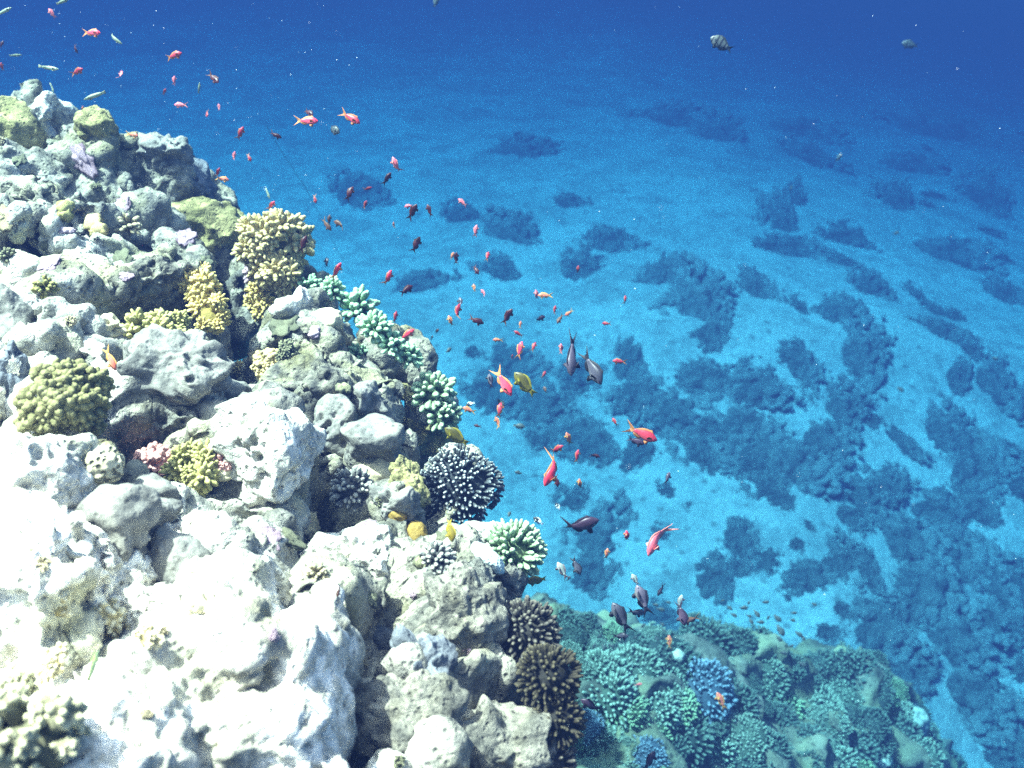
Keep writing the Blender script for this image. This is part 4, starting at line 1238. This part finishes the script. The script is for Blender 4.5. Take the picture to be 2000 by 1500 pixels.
    V[:, 0] += np.abs(bend) * s_ ** 2 * 0.35
    return V, F, M


def fish_mat(name, kind, back, side, belly, spec=0.3):
    m, nt, b = new_mat(name, 0.45)
    b.inputs["Specular IOR Level"].default_value = spec
    tc = nt.nodes.new("ShaderNodeTexCoord").outputs["Object"]
    sx = nt.nodes.new("ShaderNodeSeparateXYZ"); nt.links.new(tc, sx.inputs[0])
    mr = nd(nt, "ShaderNodeMapRange"); nt.links.new(sx.outputs[2], mr.inputs[0])
    mr.inputs[1].default_value = -.15; mr.inputs[2].default_value = .15
    c = ramp(nt, mr.outputs[0], [(0.12, belly), (0.5, side), (0.85, back)])
    sc = voro(nt, tc, 34)
    c = mixc(nt, ramp(nt, sc, [(0.25, 0.0), (0.6, 0.35)]), c, tuple(.45 * x for x in side))
    if kind == "bars":
        wv = nd(nt, "ShaderNodeMath", operation='MULTIPLY'); nt.links.new(sx.outputs[0], wv.inputs[0]); wv.inputs[1].default_value = 36.0
        sn = nd(nt, "ShaderNodeMath", operation='SINE'); nt.links.new(wv.outputs[0], sn.inputs[0])
        c = mixc(nt, ramp(nt, sn.outputs[0], [(0.40, 0.0), (0.52, 1.0)]), c, (0.008, 0.01, 0.014))
    if kind == "half":
        c = mixc(nt, ramp(nt, sx.outputs[0], [(0.03, 0.0), (0.06, 1.0)]), (0.85, 0.87, 0.85), (0.025, 0.02, 0.02))
    if kind == "stripe":
        ab_ = nd(nt, "ShaderNodeMath", operation='ABSOLUTE'); nt.links.new(sx.outputs[2], ab_.inputs[0])
        c = mixc(nt, ramp(nt, ab_.outputs[0], [(0.014, 1.0), (0.024, 0.0)]), c, (0.10, 0.14, 0.10))
    nt.links.new(c, b.inputs["Base Color"])
    return m


def plain(name, col, rough=0.6):
    m, nt, b = new_mat(name, rough)
    tc = nt.nodes.new("ShaderNodeTexCoord").outputs["Object"]
    c = mixc(nt, ramp(nt, noise_tex(nt, tc, 22, 3), [(0.35, 0.0), (0.65, 1.0)]), tuple(.7 * x for x in col), col)
    nt.links.new(c, b.inputs["Base Color"])
    return m


EYE = plain("fish_eye", (0.02, 0.015, 0.03), 0.2)
TONES = {
    "red": ("anthias", fish_mat("red_scales", "", (0.2304, 0.0115, 0.0252), (0.3240, 0.0230, 0.0396), (0.3600, 0.0648, 0.0720)), plain("amber_fin", (0.2448, 0.0936, 0.0324)), "red"),
    "bright": ("anthias", fish_mat("bright_red_scales", "", (0.4756, 0.0246, 0.0451), (0.5740, 0.0410, 0.0738), (0.5904, 0.1230, 0.1394)), plain("orange_fin", (0.3936, 0.1558, 0.0574)), "bright red"),
    "dark": ("anthias", fish_mat("maroon_scales", "", (0.0293, 0.0036, 0.0054), (0.0540, 0.0063, 0.0090), (0.0900, 0.0203, 0.0225)), plain("maroon_fin", (0.0495, 0.0158, 0.0090)), "dark maroon"),
    "pink": ("anthias", fish_mat("pink_scales", "", (0.5280, 0.0800, 0.1040), (0.5920, 0.1360, 0.1600), (0.6080, 0.2160, 0.2240)), plain("pink_fin", (0.5280, 0.1760, 0.1440)), "pink"),
    "orange": ("anthias", fish_mat("orange_scales", "", (0.4056, 0.0858, 0.0546), (0.4680, 0.1404, 0.0858), (0.4836, 0.2340, 0.1326)), plain("yellow_fin", (0.4290, 0.2184, 0.0546)), "orange"),
    "brown": ("anthias", fish_mat("brown_scales", "", (0.0720, 0.0330, 0.0210), (0.1200, 0.0540, 0.0360), (0.1560, 0.0900, 0.0660)), plain("brown_fin", (0.0840, 0.0480, 0.0240)), "brownish"),
    "grey": ("lyretail", fish_mat("slate_scales", "", (.02, .02, .03), (.045, .043, .06), (.09, .088, .10)), plain("black_fin", (.010, .011, .016)), "slate grey"),
    "purple": ("lyretail", fish_mat("purple_scales", "", (.025, .012, .025), (.04, .022, .04), (.08, .05, .07)), plain("dark_fin", (.014, .010, .018)), "dark purple"),
    "plum": ("lyretail", fish_mat("plum_scales", "", (.05, .042, .06), (.10, .08, .11), (.15, .14, .13)), plain("dusky_fin", (.018, .015, .024)), "plum grey"),
    "pale": ("lyretail", fish_mat("silver_scales", "", (0.1760, 0.1920, 0.1680), (0.3040, 0.3280, 0.2960), (0.4160, 0.4160, 0.4000)), plain("silver_fin", (0.1760, 0.1360, 0.1360)), "silvery white"),
    "olive": ("damsel", fish_mat("olive_scales", "", (.05, .043, .008), (.095, .08, .013), (.13, .11, .022)), plain("olive_fin", (.17, .145, .015)), "olive yellow"),
    "yellow": ("damsel", fish_mat("yellow_scales", "", (0.1105, 0.0808, 0.0068), (0.1700, 0.1232, 0.0119), (0.1870, 0.1403, 0.0213)), plain("bright_yellow_fin", (0.2210, 0.1700, 0.0170)), "yellow"),
    "sergeant": ("sergeant", fish_mat("barred_scales", "bars", (0.0500, 0.0625, 0.0575), (0.0500, 0.0625, 0.0650), (0.0650, 0.0750, 0.0750)), plain("barred_fin", (0.0150, 0.0200, 0.0250)), "black barred"),
    "half": ("damsel", fish_mat("two_tone_scales", "half", (.1, .1, .1), (.1, .1, .1), (.1, .1, .1)), plain("white_fin", (.70, .72, .72)), "black and white"),
    "wrasse": ("wrasse", fish_mat("wrasse_scales", "stripe", (.10, .13, .07), (.18, .21, .14), (.24, .25, .20)), plain("wrasse_fin", (.17, .19, .13)), "pale slender"),
    "green": ("wrasse", fish_mat("green_scales", "stripe", (.14, .22, .06), (.28, .36, .14), (.40, .46, .26)), plain("green_fin", (.26, .33, .13)), "green striped"),
    "tiny": ("damsel", fish_mat("dusky_scales", "", (.03, .045, .045), (.05, .07, .07), (.08, .10, .10)), plain("dusky_tail", (.05, .065, .065)), "dusky"),
}
FM = {}


def fish_mesh(tone, bend, lod):
    key = (tone, bend, lod)
    if key not in FM:
        sp, mb, mf, _ = TONES[tone]
        V, F, M = fish_geometry(sp, bend, lod)
        o = link_mesh("fish", V, F, [mb, mf, EYE], midx=M)
        FM[key] = o.data
        bpy.data.objects.remove(o)
    return FM[key]


HEAD = [(22, "right"), (67, "up and right"), (112, "up"), (157, "up and left"), (202, "left"), (247, "down and left"), (292, "down"), (337, "down and right"), (361, "right")]
FACE = {"right": "facing right", "up and right": "facing up right", "up": "head up", "up and left": "facing up left", "left": "facing left", "down and left": "facing down left", "down": "head down", "down and right": "facing down right"}
MARKS = [(178, 64, "yellow tailed fish above the crest"), (92, 200, "white crest knob"), (186, 240, "yellow crest rock"), (365, 300, "jutting crest knob"), (597, 236, "yellow tailed red fish"), (538, 440, "large cream edge coral"),
         (651, 252, "small barred fish"), (773, 324, "bent pink fish"), (812, 480, "maroon fish with bent tail"), (656, 531, "slim orange red fish"), (758, 545, "curved hot pink fish"), (793, 655, "orange red edge fish"), (1015, 685, "amber tailed fish"),
         (1117, 690, "first large lyretail"), (1155, 716, "second large lyretail"), (982, 745, "large hot pink fish"), (1026, 751, "olive fish"), (850, 762, "pale knobby coral"), (893, 853, "olive yellow fish"), (1251, 846, "large deep red fish"),
         (1082, 914, "large diving bright red fish"), (908, 955, "dark spiky dome coral"), (1008, 1072, "pale green coral dome"), (1131, 1028, "arched dark purple fish"), (1282, 1047, "large rose pink fish"), (1099, 1116, "silver white fish"),
         (1256, 1174, "large plum fish"), (1214, 1208, "large charcoal fish"), (1331, 1197, "blackish terrace fish"), (1410, 86, "bold barred fish"), (1778, 87, "faint barred fish"), (929, 626, "oval maroon fish"), (1372, 1322, "blue grey terrace coral")]
USED = set()


def auto_label(what, px, py):
    order = sorted(MARKS, key=lambda m: math.hypot(px - m[0], py - m[1]))
    for mx, my, nm in order[:7]:
        dx, dy = px - mx, my - py
        r = math.hypot(dx, dy)
        if r < 6: continue
        a = math.degrees(math.atan2(dy, dx)) % 360
        rel = ["right of", "above right of", "above", "above left of", "left of", "below left of", "below", "below right of"][int(((a + 22.5) % 360) // 45)]
        dist = "close " if r < 45 else ("" if r < 110 else "well ")
        lab = f"{what}, {dist}{rel} the {nm}"
        if len(lab.replace(",", "").split()) > 16 or lab in USED: continue
        USED.add(lab)
        return lab
    return f"{what}, {place_words(px, py)}"


frng = random.Random(3)
placed = []


def fish(px, py, ln, ang, tone, bend=None, side=None, out=None, zc=None, label=None, group=None):
    if zc is None:
        zc = float(np.interp(ln, [10, 20, 30, 50, 85], [3.5, 3.1, 2.7, 2.3, 2.0]))
        if px < edge_x(py) + 30: zc = min(zc, min(surf(px + dx, py + dy) or 9 for dx in (-.4 * ln, 0, .4 * ln) for dy in (-.4 * ln, .4 * ln)) - 0.02 * ln ** .5 * 0.4 - 0.03)
    if bend is None: bend = frng.choice([-.7, -.35, 0, .35, .7])
    out = frng.uniform(-30, 30) if out is None else out
    side = frng.uniform(5, 45) if side is None else side
    e, a = math.radians(out), math.radians(ang)
    h = math.cos(e) * (math.cos(a) * RT + math.sin(a) * UP) + math.sin(e) * BK
    q = -math.sin(a) * RT + math.cos(a) * UP
    if q[2] < -0.02: q = -q
    s = math.radians(side)
    z = math.cos(s) * q + math.sin(s) * (BK - (BK @ h) * h)
    z = z - (z @ h) * h; z /= np.linalg.norm(z)
    y = np.cross(z, h)
    L = ln / FPX * zc / max(.6, math.cos(e))
    sp = TONES[tone][0]
    o = bpy.data.objects.new({"anthias": "reef_fish", "lyretail": "lyretail_fish", "damsel": "damselfish", "sergeant": "barred_fish", "wrasse": "slender_fish"}[sp], fish_mesh(tone, bend, ln > 26))
    COL.objects.link(o)
    m = Matrix.Identity(4)
    c = unproject(px, py, zc)
    for i in range(3):
        m[i][0], m[i][1], m[i][2], m[i][3] = h[i] * L, y[i] * L, z[i] * L, c[i]
    o.matrix_world = m
    a_ = ang % 360
    hd = next(w for lim, w in HEAD if a_ < lim)
    if label is None:
        size = "large" if ln > 50 else ("mid sized" if ln > 28 else ("small" if ln > 15 else "tiny"))
        label = auto_label(f"{size} {TONES[tone][3]} fish {FACE[hd]}", px, py)
    tag(o, label, "fish", group or {"anthias": "red and orange reef fish", "lyretail": "dark lyre tailed fish", "damsel": "damselfish", "sergeant": "black barred fish", "wrasse": "slender pale fish"}[sp])
    return o


FISH = [
 (102,27,24,125,"pink"),(178,64,40,-4,"bright",0,10,10,None,"red fish with forked yellow tail above the reef crest, beside a pale slender fish"),(224,76,36,-35,"wrasse"),(147,95,17,-70,"dark"),
 (8,22,34,25,"wrasse"),(122,3,32,20,"wrasse"),(338,109,38,15,"red"),(150,140,30,15,"red"),(97,133,40,-10,"wrasse"),(236,147,22,95,"pink"),(340,158,20,85,"pink"),(321,180,16,60,"red"),
 (389,172,22,80,"wrasse"),(417,152,34,-45,"dark"),(102,172,22,-75,"wrasse"),(185,187,46,200,"wrasse",0,20,0,None,"largest pale slender fish, just above the bright top knob of the crest"),
 (354,205,28,180,"pink",0,10,0),(404,221,18,-80,"red"),(428,210,15,100,"pink"),(3,87,16,60,"dark"),(4,131,16,90,"red"),(162,215,15,80,"orange"),(258,263,28,-15,"orange"),
 (469,262,32,65,"red",1),(457,305,18,75,"pink"),(486,307,19,-65,"red"),(425,338,22,60,"red"),(433,349,28,-10,"orange"),(30,108,22,15,"wrasse"),
 (602,219,27,-35,"dark"),(597,236,50,-3,"bright",0,8,5,None,"red fish with bright yellow tail beneath a dark maroon one"),(683,229,48,-32,"red",0,10,5,None,"dark red fish nose down right of the yellow tailed red fish"),
 (651,252,32,-35,"sergeant"),(537,264,28,-20,"dark"),(773,324,36,110,"pink",-1,30,10,None,"bright pink fish with bent white tail, head up in open water"),(755,350,32,55,"dark"),(682,379,34,65,"dark",1),
 (717,369,20,20,"red"),(615,388,19,-80,"red"),(713,400,17,60,"red"),(523,378,24,-70,"wrasse",0,20,0,None,"white sliver of a fish above the cream coral at the reef edge"),(529,402,24,40,"bright"),(637,438,32,-52,"brown"),
 (643,430,22,80,"brown"),(665,438,32,155,"brown"),(800,402,22,190,"pink"),(805,415,36,55,"dark"),(839,412,28,110,"dark"),(769,440,13,90,"orange"),(592,478,38,70,"dark",0,30,0,None,"dark fish with reddish head beside the large cream edge coral"),
 (812,480,40,65,"dark",1,15,0,None,"maroon fish with bent forked tail in open water, head up"),(638,513,22,100,"plum"),(656,531,42,60,"bright",0,55,0,None,"vivid orange red slim fish just off the mint green coral"),(758,545,38,70,"bright",1,40,0,None,"hot pink red fish with curved tail right of the slim orange fish"),
 (792,567,34,35,"dark"),(625,569,22,60,"bright",0,30,0,None,"red fish right in front of the mint green coral clumps"),(772,620,26,80,"red"),(793,655,40,35,"bright",0,15,0,None,"orange red fish at the reef edge beside the lowest mint coral"),
 (904,396,24,140,"pink",0,15,0),(929,452,26,80,"pink",0,15),(883,500,17,60,"orange"),(891,505,24,85,"dark"),(952,501,22,75,"bright"),(929,526,24,-60,"dark"),(926,563,18,100,"orange"),(945,572,18,130,"pink"),
 (1048,577,22,100,"pink"),(1066,577,32,180,"orange",0,5,0),(1129,527,17,85,"red"),(1221,586,19,85,"red"),(1083,606,20,75,"red"),(1112,611,20,215,"orange"),(1094,622,24,240,"brown"),(1054,622,24,20,"purple"),
 (899,593,26,95,"plum",1),(892,610,36,70,"red",-1),(880,628,26,110,"orange"),(929,626,34,-20,"dark"),(990,619,38,55,"dark"),(1016,635,17,80,"orange"),(1013,652,22,150,"red"),(973,664,22,180,"orange"),
 (1015,685,38,75,"bright",0,0,0,None,"orange red fish with spread amber tail pointing at the photo bottom"),(1042,678,22,65,"red"),(1096,682,22,95,"pink"),(1185,632,18,175,"red"),(1211,706,30,175,"red",0,10,0),(853,648,14,55,"brown"),(843,660,11,60,"brown"),
 (876,684,15,45,"tiny"),(1000,697,11,70,"red"),
 (1117,690,90,-93,"plum",0,60,15,None,"large slate purple lyretail diving nose down, the left one of the pair"),(1155,716,80,-62,"grey",0,35,10,None,"large blue black lyretail diving nose down, the right one of the pair"),
 (982,745,66,-60,"bright",0,15,0,None,"large hot pink fish with yellow tail, left of the olive yellow fish"),(1026,751,64,132,"olive",0,20,0,None,"olive fish facing the large hot pink fish, tail down"),(958,745,32,100,"plum",0,20,0,None,"small grey blue fish half behind the large hot pink fish"),
 (841,722,18,90,"orange"),(1062,732,17,60,"red"),(1065,762,16,110,"brown"),(919,789,20,200,"half",0,10,0,None,"white and black fish over an orange fish by the pale knobby coral"),(978,786,24,-60,"sergeant"),
 (917,801,30,160,"orange",0,10,0),(976,802,32,80,"red"),(973,826,28,115,"orange"),(933,832,16,170,"dark"),(1013,832,26,-10,"tiny",0,10,0,3.6),(1201,825,20,115,"red"),
 (1251,846,72,-25,"red",0,10,0,None,"large deep red fish with yellow tail over a grey companion"),(1241,861,38,-20,"purple",0,15,0,None,"dusky fish swimming just beneath the large deep red fish"),
 (1111,858,30,112,"orange"),(1086,878,32,30,"red"),(1082,914,80,-118,"bright",-1,45,10,None,"large bright red fish with long curved tail diving down left"),(1087,938,28,-80,"dark",0,20),(1127,892,28,80,"bright"),(1161,889,24,-20,"dark"),
 (1132,947,26,95,"orange"),(893,853,60,145,"olive",0,20,0,None,"olive yellow fish leaving the brown green lumps at the reef edge"),(880,1035,48,-82,"yellow",0,25,0,None,"bright yellow fish diving close to the mustard sponges"),(885,832,20,215,"half",0,30,0,None,"black and white fish against the pale knobby coral"),
 (1090,990,18,120,"half",0,15,0),(1052,1018,26,145,"half",0,15,0,None,"dark fish with white tail just right of the pale green coral dome"),(994,1005,14,60,"tiny"),(1013,923,16,170,"tiny",0,10,0,3.6),
 (1131,1028,82,18,"purple",1,25,0,None,"dark purple fish arched with a long trailing tail"),(1224,1049,28,95,"bright"),(1185,1083,26,80,"orange"),(1282,1047,84,-114,"pink",1,45,10,None,"large rose pink fish with long thin tail streamers, nose down"),
 (1099,1116,42,120,"pale",0,15,0,None,"silver white fish head up beside a dark one"),(1125,1104,42,-65,"grey",0,20,0,None,"slate fish nose down right of the silver white fish"),(1303,935,28,62,"plum",0,40),(1048,1133,44,190,"olive",0,20,0,None,"yellow olive fish off the reef edge below the pale green coral dome"),
 (1110,1131,14,60,"brown"),(1241,1133,28,120,"pale",0,15,0,None,"pale grey fish right above the large plum fish"),(1256,1174,68,112,"plum",0,15,0,None,"large plum grey fish head up near the lower terrace"),(1291,1151,30,-112,"plum"),(1214,1208,72,120,"grey",0,15,0,None,"large charcoal fish with hooked tail, head up over pale sand"),
 (1242,1196,38,-10,"grey"),(1211,1242,32,5,"grey",0,10,20),(1328,1177,32,75,"pale",0,20,0,None,"pale fish over the black one at the terrace top"),(1331,1197,52,-75,"purple",0,20,0,None,"blackish fish nose down at the terrace top"),(1350,1210,40,200,"brown",0,15,0),
 (1307,1255,30,92,"orange",0,30,0,4.0),(1409,1371,42,115,"orange",0,20,0,3.6,"orange fish low over the middle of the lower terrace"),(1155,1378,48,150,"purple",0,20,0,None,"black fish between the dark finger coral and the terrace"),(1246,1337,18,10,"pink",0,20,0,4.2),(1268,1487,46,62,"purple",0,20,0,None,"dark purple fish at the bottom edge over the terrace"),
 (1410,86,52,150,"sergeant",0,10,0,2.7,"bold black barred fish alone in open blue water near the top"),(1778,87,34,170,"sergeant",0,10,0,5.5,"faint barred fish far off in the top right water"),(851,4,24,70,"tiny",0,10,0,4.0),
 (215,700,54,-66,"orange",0,20,0,None,"orange brown fish nosing the rock left of the grey dome boulder"),(182,1300,66,72,"green",0,12,0,None,"green striped slender fish among the yellow branch corals"),(661,1155,26,-100,"brown",0,40,0,None,"little reddish brown fish resting on the sunlit white block"),
 (1638,308,20,50,"tiny",0,10,0,6.0),(1750,455,14,10,"tiny",0,10,0,7.0),(1758,760,18,-35,"tiny",0,10,0,7.0),(1943,700,14,-20,"tiny",0,10,0,7.0),(1545,367,10,60,"tiny",0,10,0,7.0),
]
for f in FISH:
    fish(*f)
SCHOOL = [(1160,1263,14,60),(1179,1263,13,-60),(1194,1261,15,-30),(1171,1243,12,50),(1280,1181,13,-10),(1290,1190,18,-15),(1305,1176,12,-20),(1293,1219,12,-30),(1297,1231,10,-40),(1433,1201,15,-30),(1463,1203,12,-25),(1478,1198,18,-55),
 (1495,1176,14,0),(1411,1173,9,10),(1425,1187,14,-40),(1452,1187,18,0),(1462,1178,10,60),(1518,1207,20,-45),(1550,1197,13,0),(1548,1211,13,-20),(1524,1230,26,-58),(1521,1247,16,-40),(1560,1238,18,-35),(1568,1245,14,-60),
 (1467,1213,14,-60),(1530,1275,16,-10),(1500,1207,11,60),(1485,1215,16,-5),(1567,1297,18,-30),(1256,1222,12,40),(1240,1246,10,20),(1283,1247,11,-50),(1545,1262,12,20),(1590,1180,12,-30)]
for px, py, ln, ang in SCHOOL:
    fish(px, py, ln * 1.1, ang, "tiny", 0, 15, 0, 4.3, group="small dusky fish schooling over the terrace")

# ------------------------------------------------------------------ thin mooring line and drifting specks
def tube(name, pts, r, mat, seg=6):
    pts = np.array(pts); n = len(pts)
    T = np.gradient(pts, axis=0); T /= np.linalg.norm(T, axis=1)[:, None]
    A = np.cross(T, [0.2, 0.4, 0.9]); A /= np.linalg.norm(A, axis=1)[:, None]
    B = np.cross(T, A)
    V = np.concatenate([pts + r * (A * math.cos(p) + B * math.sin(p)) for p in np.linspace(0, 2 * math.pi, seg, endpoint=False)])
    F = [(j * n + i, j * n + i + 1, ((j + 1) % seg) * n + i + 1, ((j + 1) % seg) * n + i) for j in range(seg) for i in range(n - 1)]
    return link_mesh(name, V, F, mat)


ctrl = np.array([(520, 245, 4.6), (530, 262, 4.9), (540, 280, 5.2), (600, 372, 6.2), (660, 490, 7.2), (700, 560, 8.2), (735, 618, 9.4), (765, 660, 10.6)], float)
tt = np.linspace(0, len(ctrl) - 1, 60)
pts = [unproject(*[np.interp(t, range(len(ctrl)), ctrl[:, k]) for k in range(3)]) for t in tt]
tag(tube("mooring_line", pts, 0.0013, plain("dark_rope", (.07, .085, .09))), "thin dark line slanting down through open water beside the reef", "rope")

sr = random.Random(21)
Vs, Fs, o = [], [], 0
oct_v = np.array([(1, 0, 0), (-1, 0, 0), (0, 1, 0), (0, -1, 0), (0, 0, 1), (0, 0, -1)], float)
oct_f = np.array([(0, 2, 4), (2, 1, 4), (1, 3, 4), (3, 0, 4), (2, 0, 5), (1, 2, 5), (3, 1, 5), (0, 3, 5)])
for i in range(300):
    zc = sr.uniform(0.9, 4.5)
    px, py = (sr.uniform(0, 2000), sr.uniform(0, 1500)) if sr.random() < .6 else (sr.uniform(0, 700), sr.uniform(0, 420))
    if zc > reef_depth(px, py) - .3 and px < edge_x(py) + 60: continue
    r = sr.choice([.6, .8, 1.0, 1.2]) * 0.00028 * zc
    D = np.array([sr.gauss(0, 1) for _ in range(3)]); D /= np.linalg.norm(D)
    Vs.append(unproject(px, py, zc) + (oct_v + np.outer(oct_v @ D, D) * sr.uniform(0, 2.0)) * r); Fs.append(oct_f + o); o += 6
tag(link_mesh("drifting_specks", np.concatenate(Vs), np.concatenate(Fs), plain("speck_white", (.85, .87, .85))), "tiny pale specks drifting in the water", kind="stuff")
